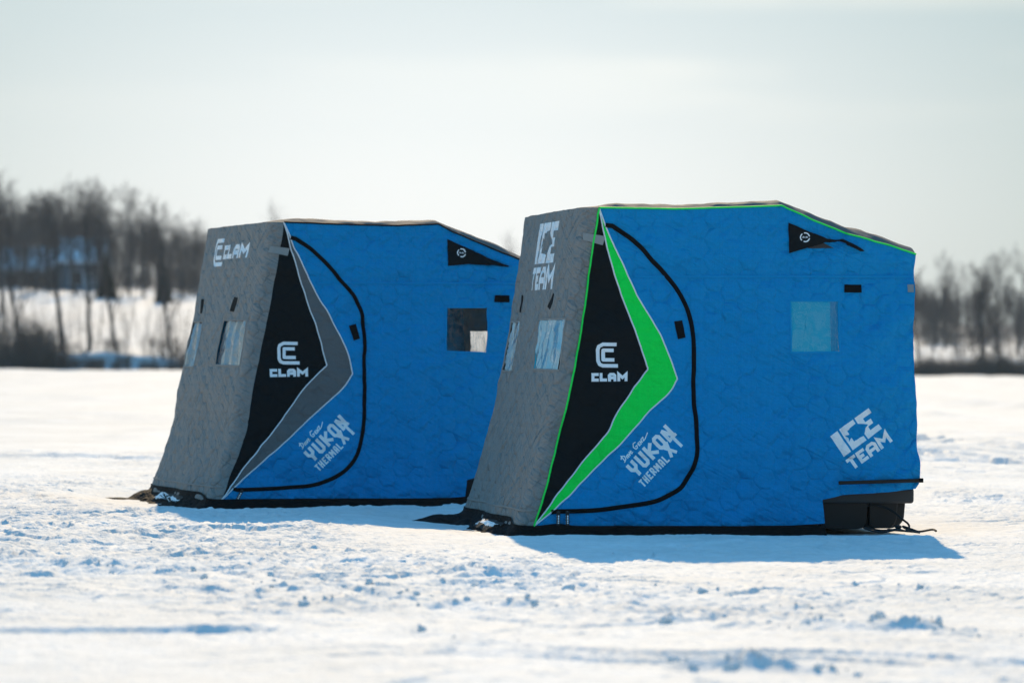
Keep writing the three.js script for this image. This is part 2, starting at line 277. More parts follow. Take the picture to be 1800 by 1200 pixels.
function script(c, x, y, k) { // a handwritten signature line
  c.lineWidth = 0.006; c.lineJoin = c.lineCap = 'round';
  const L = [[[0, 1.0], [0.5, 1.35], [0.95, 0.95], [0.75, 0.3], [0.05, 0.05]], [[0.42, 1.5], [0.3, 0.1]], [[1.5, 0.65], [1.15, 0.6], [1.15, 0.1], [1.5, 0.3], [1.55, 0.7], [1.62, 0.05]], [[1.8, 0.7], [1.98, 0.1], [2.25, 0.8]], [[2.38, 0.4], [2.75, 0.55], [2.6, 0.8], [2.4, 0.5], [2.5, 0.08], [2.85, 0.2]],
    [[4.6, 1.35], [4.05, 1.45], [3.6, 0.85], [3.75, 0.15], [4.2, 0.1], [4.45, 0.6], [4.05, 0.6]], [[5.15, 0.75], [4.8, 0.7], [4.8, 0.1], [5.2, 0.12]], [[4.8, 0.42], [5.1, 0.45]], [[5.4, 0.05], [5.45, 0.75], [5.8, 0.1], [5.9, 0.8]], [[6.1, 0.8], [6.6, 0.85], [6.15, 0.15], [6.7, 0.2], [7.9, 0.75]]];
  for (const l of L) { c.beginPath(); l.forEach(([a, b], i) => (i ? c.lineTo : c.moveTo).call(c, x + a * k, y + b * k)); c.stroke(); }
}
function print(u0, v0, u1, v1, color, draw, px = 560) { // a canvas laid over the rectangle u0..u1, v0..v1 (metres) of a panel
  const cv = document.createElement('canvas'); cv.width = Math.min(2000, Math.round((u1 - u0) * px)); cv.height = Math.min(2000, Math.round((v1 - v0) * px));
  const c = cv.getContext('2d'), kx = cv.width / (u1 - u0), ky = cv.height / (v1 - v0);
  c.fillStyle = '#' + color.getHexString(); c.fillRect(0, 0, cv.width, cv.height);
  c.setTransform(kx, 0, 0, -ky, -u0 * kx, v1 * ky); c.strokeStyle = c.fillStyle = '#ffffff'; draw?.(c); c.setTransform(1, 0, 0, 1, 0, 0);
  const im = c.getImageData(0, 0, cv.width, cv.height), d = im.data; // threads: slight uneven dye
  for (let j = 0, o = 0; j < cv.height; j++) for (let i = 0; i < cv.width; i++, o += 4) { const n = 1 + 0.05 * (hash(i, j) - 0.5) * 2 + 0.035 * (hash(i, 7) - 0.5) + 0.035 * (hash(9, j) - 0.5); d[o] = clamp(d[o] * n, 0, 255); d[o + 1] = clamp(d[o + 1] * n, 0, 255); d[o + 2] = clamp(d[o + 2] * n, 0, 255); }
  c.putImageData(im, 0, 0);
  const t = new THREE.CanvasTexture(cv); t.colorSpace = THREE.SRGBColorSpace; t.magFilter = THREE.LinearFilter; t.repeat.set(1 / (u1 - u0), 1 / (v1 - v0)); t.offset.set(-u0 / (u1 - u0), -v0 / (v1 - v0)); return t;
}
const framed = (c, x, y, angle, f) => { c.save(); c.translate(x, y); c.rotate(angle); f(); c.restore(); };
function lineLogo(c, x, y, k) { // the product lettering low on the door, rising at 46 degrees
  framed(c, x, y, R(46), () => {
    c.scale(k, k);
    word(c, 'YUKON', 0, 0, 0.317, 0.088, 0.225, {}, 0.2);
    word(c, 'THERMAL', -0.008, -0.065, 0.203, 0.047, 0.205, { M: 1.25 }, 0.26);
    word(c, 'XT', 0.203, -0.058, 0.118, 0.078, 0.22, {}, 0.1);
    script(c, 0.012, 0.107, 0.0255);
  });
}
function iceLogo(c, base, w1, h1, w2, h2, dy) { // heavy block letters with a fish cut out of them
  c.fillRect(0, 0, 0.19 * w1, h1); word(c, 'C', 0.235 * w1, 0, 0.36 * w1, h1, 0.25); word(c, 'E', 0.635 * w1, 0, 0.365 * w1, h1, 0.22); c.fillRect(0.635 * w1, 0, 0.15 * w1, h1);
  word(c, 'TEAM', -0.008 * w1, dy, w2, h2, 0.27, { M: 1.3, A: 1.1, T: 0.95, E: 0.85 }, 0.1);
  c.fillStyle = base; c.beginPath(); // leaping fish
  [[0.276, 0.647], [0.33, 0.60], [0.411, 0.574], [0.43, 0.78], [0.592, 0.80], [0.657, 0.70], [0.73, 0.60], [0.805, 0.463], [0.72, 0.42], [0.675, 0.328], [0.606, 0.20], [0.50, 0.24], [0.42, 0.235], [0.414, 0.443], [0.34, 0.42], [0.2725, 0.36], [0.31, 0.48]].forEach(([a, b], i) => (i ? c.lineTo : c.moveTo).call(c, a * w1, b * h1)); c.fill();
  c.fillStyle = '#ffffff';
}

// ------------------------------------------------------------------ materials of the shelters
const HEX = 0.112, HW = HEX * Math.sqrt(3);
function hexEdge(u, v) { // distance (m) to the nearest seam of the hexagon quilting
  let best = 1e9, second = 1e9; const j0 = Math.round(v / HEX * 2);
  for (let j = j0 - 2; j <= j0 + 2; j++) { const off = (j & 1) ? HW / 2 : 0, i0 = Math.round((u - off) / HW); for (let i = i0 - 1; i <= i0 + 1; i++) { const d = Math.hypot(u - off - i * HW, v - j * HEX / 2); if (d < best) { second = best; best = d; } else if (d < second) second = d; } }
  return (second - best) / 2;
}
const makeQuilt = (seam, pad, crinkle) => { // seam grooves and small creases of the quilted cloth; repeats every 6 x 10 hexagons
  const TW = HW * 6, TH = HEX * 10, t = tex(1280, 1280, (x, y) => {
    const u = x * TW + 0.006 * tnoise(x, y, 25, 4), v = y * TH + 0.006 * tnoise(x, y, 25, 5), e = hexEdge(u, v);
    const soft = 0.6 + 0.5 * tnoise(x, y, 8, 11), m1 = clamp(0.5 + 0.9 * tnoise(x, y, 5, 1)), m2 = clamp(0.5 + 0.9 * tnoise(x, y, 6, 2));
    const w1 = tnoise2(x + y + 0.03 * tnoise(x, y, 6, 21), y, 26, 6, 3), w2 = tnoise2(x - y + 0.03 * tnoise(x, y, 7, 22), y, 34, 7, 4), w3 = tnoise2(x, y, 9, 24, 5), w4 = tnoise2(x + 2 * y, y, 60, 18, 6);
    return 0.46 - seam * soft * Math.exp(-((e / 0.006) ** 2)) + pad * soft * (1 - Math.exp(-e / 0.02)) + 0.09 * tnoise2(x + y, 2 * y - x, 11, 13, 31) + crinkle * (0.15 * m1 * m1 * w1 + 0.15 * m2 * m2 * w2 + 0.12 * (1 - m1) * w3 + 0.05 * w4) + 0.05 * tnoise(x, y, 60, 8);
  });
  t.repeat.set(1 / TW, 1 / TH); return t;
};
const quilt = makeQuilt(0.085, 0.075, 0.72), frontQuilt = makeQuilt(0.10, 0.13, 1.15);
const foil = tex(512, 512, (x, y) => { const a = 1 - Math.abs(tnoise(x, y * 0.999, 7, 1)) * 2.2, b = 1 - Math.abs(tnoise(x + y, y, 13, 2)) * 2.4, s = tnoise(x, 0.3, 16, 5); return 0.5 + 0.16 * Math.max(0, a) - 0.14 * Math.max(0, b) + 0.22 * s + 0.08 * tnoise(x, y, 29, 3); });
foil.repeat.set(1 / 0.34, 1 / 0.5);
const meshCloth = tex(64, 64, (x, y) => (Math.hypot(((x * 8) % 1) - 0.5, ((y * 8 + (Math.floor(x * 8) & 1) * 0.5) % 1) - 0.5) < 0.33 ? [8, 8, 9] : [70, 70, 70]), true); meshCloth.repeat.set(1 / 0.045, 1 / 0.045);
const BLUE = rgb(0.0005, 0.268, 0.575), GREY = rgb(0.275, 0.262, 0.245), BLACK = rgb(0.006, 0.0085, 0.010), GREEN = rgb(0.002, 0.88, 0.09), CHAR = rgb(0.15, 0.15, 0.15);
const cloth = (map, c = rgb(1, 1, 1), bump = 0.052, rough = 0.78) => new THREE.MeshPhysicalMaterial({ color: c, roughness: rough, specularIntensity: 0.35, map, bumpMap: quilt, bumpScale: bump, side: THREE.DoubleSide });
const M = {
  black: new THREE.MeshPhysicalMaterial({ color: rgb(0.005, 0.0055, 0.006), roughness: 0.8, specularIntensity: 0.25, side: THREE.DoubleSide }), tape: new THREE.MeshPhysicalMaterial({ color: rgb(0.004, 0.0045, 0.005), roughness: 0.7, specularIntensity: 0.25, side: THREE.DoubleSide }), white: std(rgb(0.82, 0.84, 0.86), 0.6), green: std(GREEN, 0.6), poly: new THREE.MeshPhysicalMaterial({ color: rgb(0.009, 0.009, 0.009), roughness: 0.42, specularIntensity: 0.55, side: THREE.DoubleSide }), rim: std(rgb(0.028, 0.027, 0.026), 0.6), grey: std(rgb(0.30, 0.30, 0.29), 0.55, { bumpMap: snowBump, bumpScale: 0.002 }),
  rope: std(rgb(0.012, 0.012, 0.013), 0.85), blueTrim: cloth(null, BLUE, 0.004), greyTrim: cloth(null, GREY, 0.004), mesh: std(rgb(1, 1, 1), 0.8, { map: meshCloth }),
  frontPane: new THREE.MeshPhysicalMaterial({ color: rgb(0.90, 0.90, 0.90), roughness: 0.12, transmission: 0.74, thickness: 0, ior: 2.8, bumpMap: foil, bumpScale: 0.004, side: THREE.DoubleSide }),
  pane: new THREE.MeshPhysicalMaterial({ color: rgb(0.90, 0.92, 0.93), roughness: 0.06, transmission: 0.98, thickness: 0, ior: 1.45, bumpMap: foil, bumpScale: 0.012, side: THREE.DoubleSide }),
  skirt: new THREE.MeshPhysicalMaterial({ color: rgb(0.009, 0.0088, 0.0088), roughness: 0.8, specularIntensity: 0.35, bumpMap: quilt, bumpScale: 0.02, side: THREE.DoubleSide }),
  farCloth: new THREE.MeshPhysicalMaterial({ color: BLUE, roughness: 1, transmission: 0.5, thickness: 0, bumpMap: quilt, bumpScale: 0.01, side: THREE.DoubleSide }),
};

// ------------------------------------------------------------------ the flip-over shelters
const WID = 1.5, STRIP = 0.035, RAD = 0.05, LEN = WID - 2 * RAD, GIRTH = 2 * STRIP + Math.PI * RAD + LEN;
function aroundFront(s) { // the corner strip, the rounded corner, the front, the far corner
  const q = Math.PI * RAD / 2;
  if (s < STRIP) return [-s, 0]; s -= STRIP;
  if (s < q) { const t = s / RAD; return [-STRIP - RAD * Math.sin(t), -RAD * (1 - Math.cos(t))]; } s -= q;
  if (s < LEN) return [-STRIP - RAD - 0.012 * Math.sin(Math.PI * s / LEN), -RAD - s]; s -= LEN;
  if (s < q) { const t = s / RAD; return [-STRIP - RAD * Math.cos(t), -(WID - RAD) - RAD * Math.sin(t)]; } s -= q;
  return [-STRIP + s, -WID];
}
function table(pts, straight) { const c = straight ? dense(pts, 0.01) : curve2(pts, 0.01); return (x, from, to) => { let i = 0; const n = c.length, up = c[n - 1][from] > c[0][from]; let lo = 0, hi = n - 1; while (hi - lo > 1) { const m = (lo + hi) >> 1; if ((c[m][from] < x) === up) lo = m; else hi = m; } const t = clamp((x - c[lo][from]) / ((c[hi][from] - c[lo][from]) || 1), 0, 1); return lerp(c[lo][to], c[hi][to], t); }; }
const rect = (a0, b0, a1, b1) => [[a0, b0], [a1, b0], [a1, b1], [a0, b1]];

function makeShelter(name, label, S) {
  const T = thing(name, label, 'ice fishing shelter');
  T.position.copy(S.at); T.rotation.y = S.turn;
  const frontX = table(S.front), up = (v) => frontX(v, 1, 0), vt = S.front[0][1], topY = table(S.top, true), yTop = (u) => u <= S.top[0][0] ? vt : topY(u, 0, 1), rearX = table(S.rear), xr = (v) => rearX(v, 1, 0), k = S.seed;
  const puff = (u, v) => { const a = u + 0.007 * vnoise(u * 9, v * 9 + k), b = v + 0.007 * vnoise(u * 9 + 40, v * 9 - k); const q = 1 - clamp(hexEdge(a, b) / 0.05); return 0.0050 * (0.65 + 0.5 * vnoise(u * 4 + k, v * 4)) * (1 - q * q); };
  const D = (u, v) => { // how far the side cloth stands out from its plane
    const rear = smooth(u, 1.35, 2.0), lowF = 1 - smooth(v, 0.05, 0.55), a = (u - v) * 0.7, b = (u + v) * 0.7;
    return -0.012 * Math.sin(Math.PI * clamp(u / 2.1)) * Math.sin(Math.PI * clamp(v / 1.7)) + 0.011 * fbm(u * 1.7 + k, v * 1.5 - k, 2) + puff(u, v)
      + (0.010 + 0.020 * rear) * fbm(a * 9 + k, b * 2.2, 3) + (0.030 + 0.014 * lowF) * fbm(u * 3.2 + k, v * 3.6 - k, 3) + 0.006 * fbm(u * 3 - v * 2 + k, v * 9 + u * 5, 2) + 0.005 * fbm(u * 15, v * 17 + k, 2) - 0.012 * Math.exp(-(((v - 1.35 - 0.02 * u) / 0.05) ** 2)) - 0.010 * Math.exp(-(((u - 1.36) / 0.05) ** 2));
  };
  const D2 = (s, v) => 0.009 * fbm(s * 2.1 - k, v * 1.6 + k, 2) + 0.75 * puff(s, v) + 0.005 * fbm(s * 7 + k, v * 2.4, 3) + 0.004 * (1 - 2 * Math.abs(fbm(s * 4 + 3, v * 5 + k, 2))) + 0.003 * fbm(s * 11, v * 16 + k, 2) - 0.014 * smooth(0.45 - v, 0, 0.4) * Math.sin(s * 9 + 1 + k);
  const side = (u, v) => new THREE.Vector3(u, v, D(u, v));
  const wrap = (s, v) => { // s < 0 on the near side, 0 at the corner seam, then round the front
    const x = up(v); if (s < 0) return side(x - s, v);
    const [px, pz] = aroundFront(Math.min(s, GIRTH)), e = 0.002, [qx, qz] = aroundFront(Math.min(s + e, GIRTH)), [rx, rz] = aroundFront(Math.max(0, s - e)), l = Math.hypot(qx - rx, qz - rz) || 1, w = smooth(s, 0, 0.07) * smooth(GIRTH - s, 0, 0.07);
    const d = w * D2(s, v) + (1 - w) * D(x, v) * (s < 0.5 ? 1 : 0), nx = (qz - rz) / l, nz = -(qx - rx) / l;
    return new THREE.Vector3(x + px + nx * d, v, pz + nz * d);
  };
  const front = (s, v) => wrap(s, v); const frontOut = (a, v) => wrap(-a, v); // a = -s so that the sheet's outside faces out
  const add = (n, g, m, p = T) => mesh(n, g, m, p);
  const panel = (n, poly, surf, m, p = T, off = 0, thick = 0, cell = 0.013) => add(n, clothGeometry(poly, surf, cell, off, thick), m, p);
  const flip = (poly) => poly.map(([a, b]) => [-a, b]);

  // outlines on the side, in metres from the front corner of the base
  const wavy = (l) => l.map(([a, b]) => [a + 0.0030 * vnoise(a * 14 + b * 9 + k, 3), b + 0.0025 * vnoise(b * 15 - a * 6, k)]), outer = wavy(withTip(S.outer, S.tipO)), inner = wavy(withTip(S.inner, S.tipI)), zip = wavy(curve2(S.zip)), edge = dense(S.front.map(([, v]) => [up(v), v]), 0.02);
  const apex = [up(vt), vt], foot = edge.at(-1);
  outer[0] = inner[0] = apex; outer[outer.length - 1] = inner[inner.length - 1] = foot;
  const nearest = (line, p) => line.reduce((b, q, i) => { const d = Math.hypot(q[0] - p[0], q[1] - p[1]); return d < b[0] ? [d, i] : b; }, [9, 0])[1];
  const z0 = nearest(outer, zip[0]), z1 = nearest(outer, zip.at(-1)); zip[0] = outer[z0]; zip[zip.length - 1] = outer[z1];
  const blackPoly = [...edge, ...[...inner].reverse().slice(1, -1)], accentPoly = [...inner, ...[...outer].reverse().slice(1, -1)], doorPoly = [...outer.slice(z0, z1 + 1), ...[...zip].reverse().slice(1, -1)];
  const topLine = dense([apex, ...S.top.slice(1)], 0.03), rearLine = dense(curve2(S.rear, 0.04), 0.03);
  const wallPoly = [...topLine, ...rearLine.slice(1), ...dense(S.bottom, 0.05), ...outer.slice(z1).reverse(), ...[...zip].reverse().slice(1), ...outer.slice(1, z0).reverse()];
  const win = S.window.map((p) => p);

  const wallMap = print(-0.05, -0.05, 2.2, 1.85, BLUE, S.wallPrint), doorMap = print(0, 0, 1, 1.75, BLUE, (c) => lineLogo(c, S.logo[0], S.logo[1], S.logo[2]), 700), blackMap = print(-0.05, 0, 0.75, 1.75, BLACK, (c) => { emblem(c, ...S.emblem); framed(c, S.clam[0], S.clam[1], 0.02, () => word(c, 'CLAM', 0, 0, S.clam[2], S.clam[3], 0.36, { M: 1.4, A: 1.15 }, 0.12)); }, 800);
  panel('wall_panel', bridge(wallPoly, win), side, cloth(wallMap));
  panel('door_panel', doorPoly, side, cloth(doorMap));
  panel('black_panel', blackPoly, side, cloth(blackMap, undefined, 0.025));
  tag(panel('accent_panel', accentPoly, side, cloth(print(-0.05, 0, 0.9, 1.75, S.accent), undefined, 0.034)), S.accentLabel);
  add('piping', tubeOn(outer, 0.0042, side, 0.002), M.white); add('piping', tubeOn(inner, 0.0042, side, 0.002), M.white);
  const zp = add('door_zipper', ribbonGeometry(zip, 0.025, 0.005, side, 0.001), M.tape);
  add('zipper_teeth', tubeOn(zip, 0.0028, side, 0.006), M.black, zp);
  for (const [u, v, a, l] of S.pulls) { // zipper pulls that hang from the end of the door
    const g = new RoundedBoxGeometry(0.020, l, 0.006, 2, 0.003); g.translate(0, -l / 2, 0); g.rotateZ(a); const p = side(u, v); g.translate(p.x, p.y, p.z + 0.016);
    const pull = add('zipper_pull', g, std(rgb(1, 1, 1), 0.6, { map: (() => { const t = print(0, 0, 1, 1, BLACK, (c) => { c.translate(0.72, 0.12); c.rotate(Math.PI / 2); word(c, 'CLAM', 0, 0, 0.6, 0.42, 0.22, { M: 1.3 }, 0.35); }, 128); return t; })() }), zp);
    void pull;
  }
  // sewn lines across the side
  const seamV = (u) => 1.352 + 0.015 * u + 0.003 * fbm(u * 4, k), a0 = zip.reduce((b, p) => (p[1] < 1.36 && p[1] > 1.2 ? Math.max(b, p[0]) : b), 0.7);
  add('seam', ribbonGeometry(dense([0.76, 1, 1.3, 1.6, 1.9, 2.08].map((u) => [u, seamV(u)]), 0.02), 0.014, 0.0045, side, 0.001), M.blueTrim);
  add('seam', ribbonGeometry(dense([[S.doorSeam, 1.36], [0.70, 1.362]], 0.02), 0.014, 0.0045, side, 0.001), M.blueTrim); void a0;

  // side window of clear film, sewn in
  const fold = (u, v) => 0.007 * (1 - 2 * Math.abs(vnoise(u * 21 + v * 4 + 0.6 * vnoise(u * 4, v * 5), v * 1.6 + k))) + 0.004 * vnoise(u * 44 - v * 6, v * 4 + k) + 0.001 * vnoise(u * 16, v * 13);
  const film = (surf, w = 1) => (a, b) => onSurf(surf, a, b, w * fold(a * (w > 1 ? 0.62 : 1), b) - 0.006 * w);
  panel('window', win, film(side), M.pane, T, 0, 0, 0.008);
  add('window_binding', ribbonGeometry(dense([...win, win[0]], 0.02), 0.013, 0.0025, side, 0.001), M.blueTrim);

  // touch-fastener patches, vent with its flap
  for (const p of S.patches) panel('fastener_patch', p, side, M.tape, T, 0.004, 0.004, 0.012);
  const vent = S.vent, flapMap = print(1.3, 1.4, 1.95, 1.75, BLACK, (c) => { const [x, y, r] = S.ventMark; c.lineWidth = r * 0.28; for (let q = 0; q < 3; q++) { c.beginPath(); c.arc(x, y, r, q * 2.094 + 0.15, q * 2.094 + 1.85); c.stroke(); } c.save(); c.translate(x - r * 0.55, y - r * 0.22); word(c, 'AIR', 0, 0, r * 1.1, r * 0.42, 0.26, { I: 0.4 }, 0.35); c.restore(); }, 1100);
  const flap = panel('vent_flap', vent, side, cloth(flapMap, undefined, 0.008), T, (u, v) => 0.006 + S.ventLift * smooth(u, vent[0][0] + 0.03, vent[0][0] + 0.3) * (1 - smooth(u, vent[0][0] + 0.3, vent[0][0] + 0.45)), 0.004, 0.012); void flap;
  if (S.ventMesh) panel('vent_mesh', S.ventMesh, side, M.mesh, T, 0.003, 0.003, 0.012);
  panel('reflector_tab', S.tab.map(([s, v]) => [-s, v]), frontOut, M.grey, T, 0.005, 0.005, 0.012);
  if (S.rearTab) panel('reflector_tab', S.rearTab, side, M.grey, T, 0.005, 0.005, 0.012);

  // front: grey quilted cloth with two windows of clear film
  const g0 = 0.03, frontPoly = flip([...dense([[0, g0], [GIRTH, g0]], 0.05), ...dense([[GIRTH, g0], [GIRTH, vt]], 0.05).slice(1), ...dense([[GIRTH, vt], [0, vt]], 0.05).slice(1, -1), ...edge.map(([, v]) => [0, v])]);
  let fp = frontPoly; for (const w of S.frontWindows) fp = bridge(fp, flip(w));
  const frontCloth = cloth(print(-GIRTH, 0, 0, 1.8, GREY, S.frontPrint), undefined, 0.06); frontCloth.bumpMap = frontQuilt; panel('front_panel', fp, frontOut, frontCloth);
  for (const w of S.frontWindows) { const q = flip(w); panel('front_window', q, film(frontOut, 2.1), M.frontPane, T, 0, 0, 0.008); add('window_binding', ribbonGeometry(dense([...q, q[0]], 0.02), 0.012, 0.0025, frontOut, 0.001), M.greyTrim); }
  for (const p of S.straps) panel('window_strap', flip(p), frontOut, M.tape, T, 0.004, 0.004, 0.012);
  add('front_hem', ribbonGeometry(dense([[-GIRTH + 0.02, 0.115], [-0.02, 0.115]], 0.02), 0.012, 0.003, frontOut, 0.001), M.greyTrim);
  if (S.piping) add('corner_piping', tubeOn(edge.map(([, v]) => [0.0, v]), 0.0055, frontOut, 0.004), S.piping);

  // roof cloth over the poles, rear wall, far side
  const ub0 = S.top[3][0], sA = STRIP + 0.001, sB = GIRTH - STRIP - 0.001, roof = (s, q) => {
    const [px, pz] = aroundFront(s), x0 = up(vt) + px, x1 = xr(S.rear[0][1]), x = lerp(x0, x1, q), t = clamp(-pz / WID), dd = Math.min(t, 1 - t) * WID, dome = (1 - Math.exp(-Math.pow(dd / 0.042, 1.3))) * (1 - 0.45 * smooth(dd, 0.09, 0.40)), y = yTop(x);
    const e = wrap(s, vt), w = smooth(q, 0, 0.05), nearEdge = 1 - smooth(t, 0, 0.03);
    return new THREE.Vector3(lerp(e.x, x, w), y + dome * ((0.030 + 0.020 * smooth(x, ub0, ub0 + 0.25) * (1 - smooth(x, 1.8, 2.1) * 0.6)) * smooth(q, 0.0, 0.12) + 0.008 * fbm(x * 5 + k, pz * 5, 3) * smooth(q, 0, 0.05)) + 0.005 * (1 - nearEdge) * fbm(x * 14, pz * 14 + k, 2), lerp(e.z, pz + nearEdge * D(x, y), w));
  };
  panel('roof', rect(sA, 0, sB, 1).map(([a, b]) => [-a, b]), (a, q) => roof(-a, q), cloth(null, rgb(0.15, 0.15, 0.15), 0.012), T, 0, 0, 0.016);
  add('roof_piping', tubeOn(topLine.slice(0), 0.005, side, 0.003), S.piping ?? M.black);
  const rear = (z, v) => new THREE.Vector3(xr(v) + (0.010 * fbm(z * 2 + k, v * 2, 2) + puff(z, v)) * smooth(-z, 0, 0.08) * smooth(WID + z, 0, 0.08), v, z * 1.0 + D(xr(v), v) * (1 - smooth(-z, 0, 0.08)));
  const rearPoly = rect(-WID, 0.245, 0, S.rear[0][1]), rearWin = rect(-1.38, 0.80, -0.98, 1.085);
  panel('rear_panel', bridge(flip(rearPoly), flip(rearWin)), (a, v) => rear(-a, v), S.litFar ? M.farCloth : cloth(null, GREY, 0.008), T, 0, 0, 0.02);
  panel('rear_window', flip(rearWin), (a, v) => onSurf((c, d) => rear(-c, d), a, v, -0.003), M.pane, T, 0, 0, 0.02);
  const farPoly = [...topLine, ...rearLine.slice(1), ...dense(S.bottom, 0.05), ...[...edge].reverse().slice(0, -1)];
  panel('far_panel', farPoly.map(([a, b]) => [-a, b]), (a, v) => new THREE.Vector3(-a, v, -WID - 0.02 * Math.sin(Math.PI * clamp(-a / 2.1)) * 0 - 0.006 * fbm(a * 3, v * 3 + k, 2)), S.litFar ? M.farCloth : cloth(null, BLUE), T, 0, 0, 0.03);
  // poles of the frame that carry the roof, inside the cloth
  const pole = (a, b) => new THREE.TubeGeometry(new THREE.LineCurve3(a, b), 1, 0.014, 8);
  const V = (x, y, z) => new THREE.Vector3(x, y, z), ub = S.top[3][0], poles = [];
  for (const z of [-0.06, -WID + 0.06]) { poles.push(pole(V(1.80, 0.2, z), V(1.80, yTop(1.8) - 0.02, z)), pole(V(0.02, 0.12, z), V(up(vt) - 0.05, vt - 0.03, z)), pole(V(1.80, yTop(1.8) - 0.02, z), V(ub, yTop(ub) - 0.02, z)), pole(V(ub, yTop(ub) - 0.02, z), V(up(vt) - 0.05, vt - 0.03, z))); }
  poles.push(pole(V(up(vt) - 0.05, vt - 0.03, -0.06), V(up(vt) - 0.05, vt - 0.03, -WID + 0.06)), pole(V(ub, yTop(ub) - 0.02, -0.06), V(ub, yTop(ub) - 0.02, -WID + 0.06)));
  add('frame_pole', mergeGeometries(poles), M.black);

  // black skirt lying out on the snow
  const flare = (a) => 0.055 + 0.10 * smooth(-a, 0.05, 0.5) + 0.16 * Math.exp(-(((-a - 1.45) / 0.10) ** 2)) + 0.03 * fbm(a * 5 + k, 2, 2);
  const skirt = (a, q) => { // a > 0 along the side, a < 0 round the front; q from the cloth's edge outwards
    const sideA = a > 0, v0 = sideA ? (a < 1.585 ? S.skirtTop(a) : 0.05) : S.skirtTop(0) + 0.035 * smooth(-a, 0.02, 0.3), p = sideA ? onSurf(side, up(0.05) + a, v0, 0.011) : onSurf(frontOut, Math.max(a, -GIRTH + 0.004), v0, 0.008);
    const dir = sideA ? V(0, 0, 1) : (() => { const [x1, z1] = aroundFront(clamp(-a - 0.004, 0, GIRTH)), [x2, z2] = aroundFront(clamp(-a + 0.004, 0.004, GIRTH)), l = Math.hypot(x2 - x1, z2 - z1); return V((z2 - z1) / l, 0, -(x2 - x1) / l); })();
    const f = flare(a), wave = 0.010 * fbm(a * 31 + 5, q * 2 + k, 2) * q + (0.020 + 0.030 * smooth(-a, 0.1, 0.4)) * fbm(a * 9 + k, q * 3, 3) * q + 0.012 * fbm(a * 26, q * 5 + k, 2) * q * (1 - q) + 0.03 * q * Math.exp(-(((-a - 1.42) / 0.09) ** 2)), fall = Math.pow(q, 0.55);
    p.addScaledVector(dir, f * q * q * 0.75 + f * 0.25 * q); p.y = lerp(v0, -0.040, fall) + wave * (1 - 0.35 * q) + 0.012 * Math.sin(Math.PI * q) + 0.006 * Math.sin(a * 23 + k) * q; return p;
  };
  panel('skirt', [...dense([[-GIRTH + 0.01, 0], [1.6, 0]], 0.1), ...dense([[1.6, 0], [1.6, 1]], 0.1).slice(1), ...dense([[1.6, 1], [-GIRTH + 0.01, 1]], 0.1).slice(1), ...dense([[-GIRTH + 0.01, 1], [-GIRTH + 0.01, 0]], 0.1).slice(1, -1)], skirt, M.skirt, T, 0, 0, 0.02);
  const L = S.skirtMark; // the printed maker's mark on the skirt
  panel('skirt_label', rect(L[0], 0.18, L[1], 0.60), skirt, std(rgb(1, 1, 1), 0.7, { map: print(L[0], 0.18, L[1], 0.60, BLACK, (c) => { const w = L[1] - L[0]; c.translate(L[0], 0.57); c.scale(w, -0.36); emblem(c, 0.02, 0.08, 0.3, 0.84); word(c, 'CLAM', 0.36, 0.2, 0.6, 0.52, 0.32, { M: 1.3 }, 0.14); if (L[2]) { c.fillRect(0.05, 0.02, 0.9, 0.045); } }, 900) }), T, -0.006, 0, 0.01);

  // rod along the lower rear edge and the black plastic sled under it
  { const out = Math.max(...Array.from({ length: 30 }, (_, i) => D(lerp(S.rod[0][0], Math.min(2.1, S.rod[1][0]), i / 29), S.rod[0][1]))), pts = S.rod.map(([u, v]) => V(u, v, out + 0.006)), a = pts[0], b = pts[1], g = new RoundedBoxGeometry(a.distanceTo(b), 0.020, 0.014, 2, 0.004); g.rotateZ(Math.atan2(b.y - a.y, b.x - a.x)); g.translate((a.x + b.x) / 2, (a.y + b.y) / 2, (a.z + b.z) / 2); const rod = add('hem_rod', g, M.poly); const cap = new RoundedBoxGeometry(0.026, 0.024, 0.018, 2, 0.004); cap.translate(b.x - 0.008, b.y, b.z); add('rod_cap', cap, M.black, rod); }
  const rimH = 0.085, rim = new RoundedBoxGeometry(1.05, rimH, WID - 0.03, 4, 0.018); rim.translate(2.122 - 0.525, 0.152 + rimH / 2, -WID / 2 - 0.03);
  const sled = add('sled', (() => {
    const shape = new THREE.Shape(); shape.moveTo(1.10, 0.028); shape.lineTo(2.02, 0.026); shape.quadraticCurveTo(2.075, 0.030, 2.085, 0.075); shape.lineTo(2.092, 0.156); shape.lineTo(1.06, 0.156); shape.closePath();
    const g = new THREE.ExtrudeGeometry(shape, { depth: WID - 0.20, bevelEnabled: true, bevelSize: 0.016, bevelThickness: 0.05, bevelSegments: 5, steps: 1, curveSegments: 10 }); g.translate(0, 0, -WID + 0.02); return g;
  })(), M.poly);
  add('sled_rim', rim, M.rim, sled);
  const rib = (x0, x1, d) => { const shape = new THREE.Shape(), h0 = 0.150, y0 = 0.016 + d; shape.moveTo(x0, h0); shape.lineTo(x1, h0); shape.lineTo(x1 - 0.004, y0 + 0.05); shape.quadraticCurveTo(x1 - 0.01, y0, x1 - 0.06, y0); shape.lineTo(x0 + 0.05, y0); shape.quadraticCurveTo(x0, y0, x0, y0 + 0.05); shape.closePath(); const g = new THREE.ExtrudeGeometry(shape, { depth: 0.03, bevelEnabled: true, bevelSize: 0.006, bevelThickness: 0.012, bevelSegments: 4, curveSegments: 8 }); g.translate(0, 0, -0.128); return g; };
  for (const [x0, x1, d] of [[1.30, 1.60, 0], [1.615, 1.865, 0], [1.885, 2.035, 0.006]]) add('sled_rib', rib(x0, x1, d), M.poly, sled);
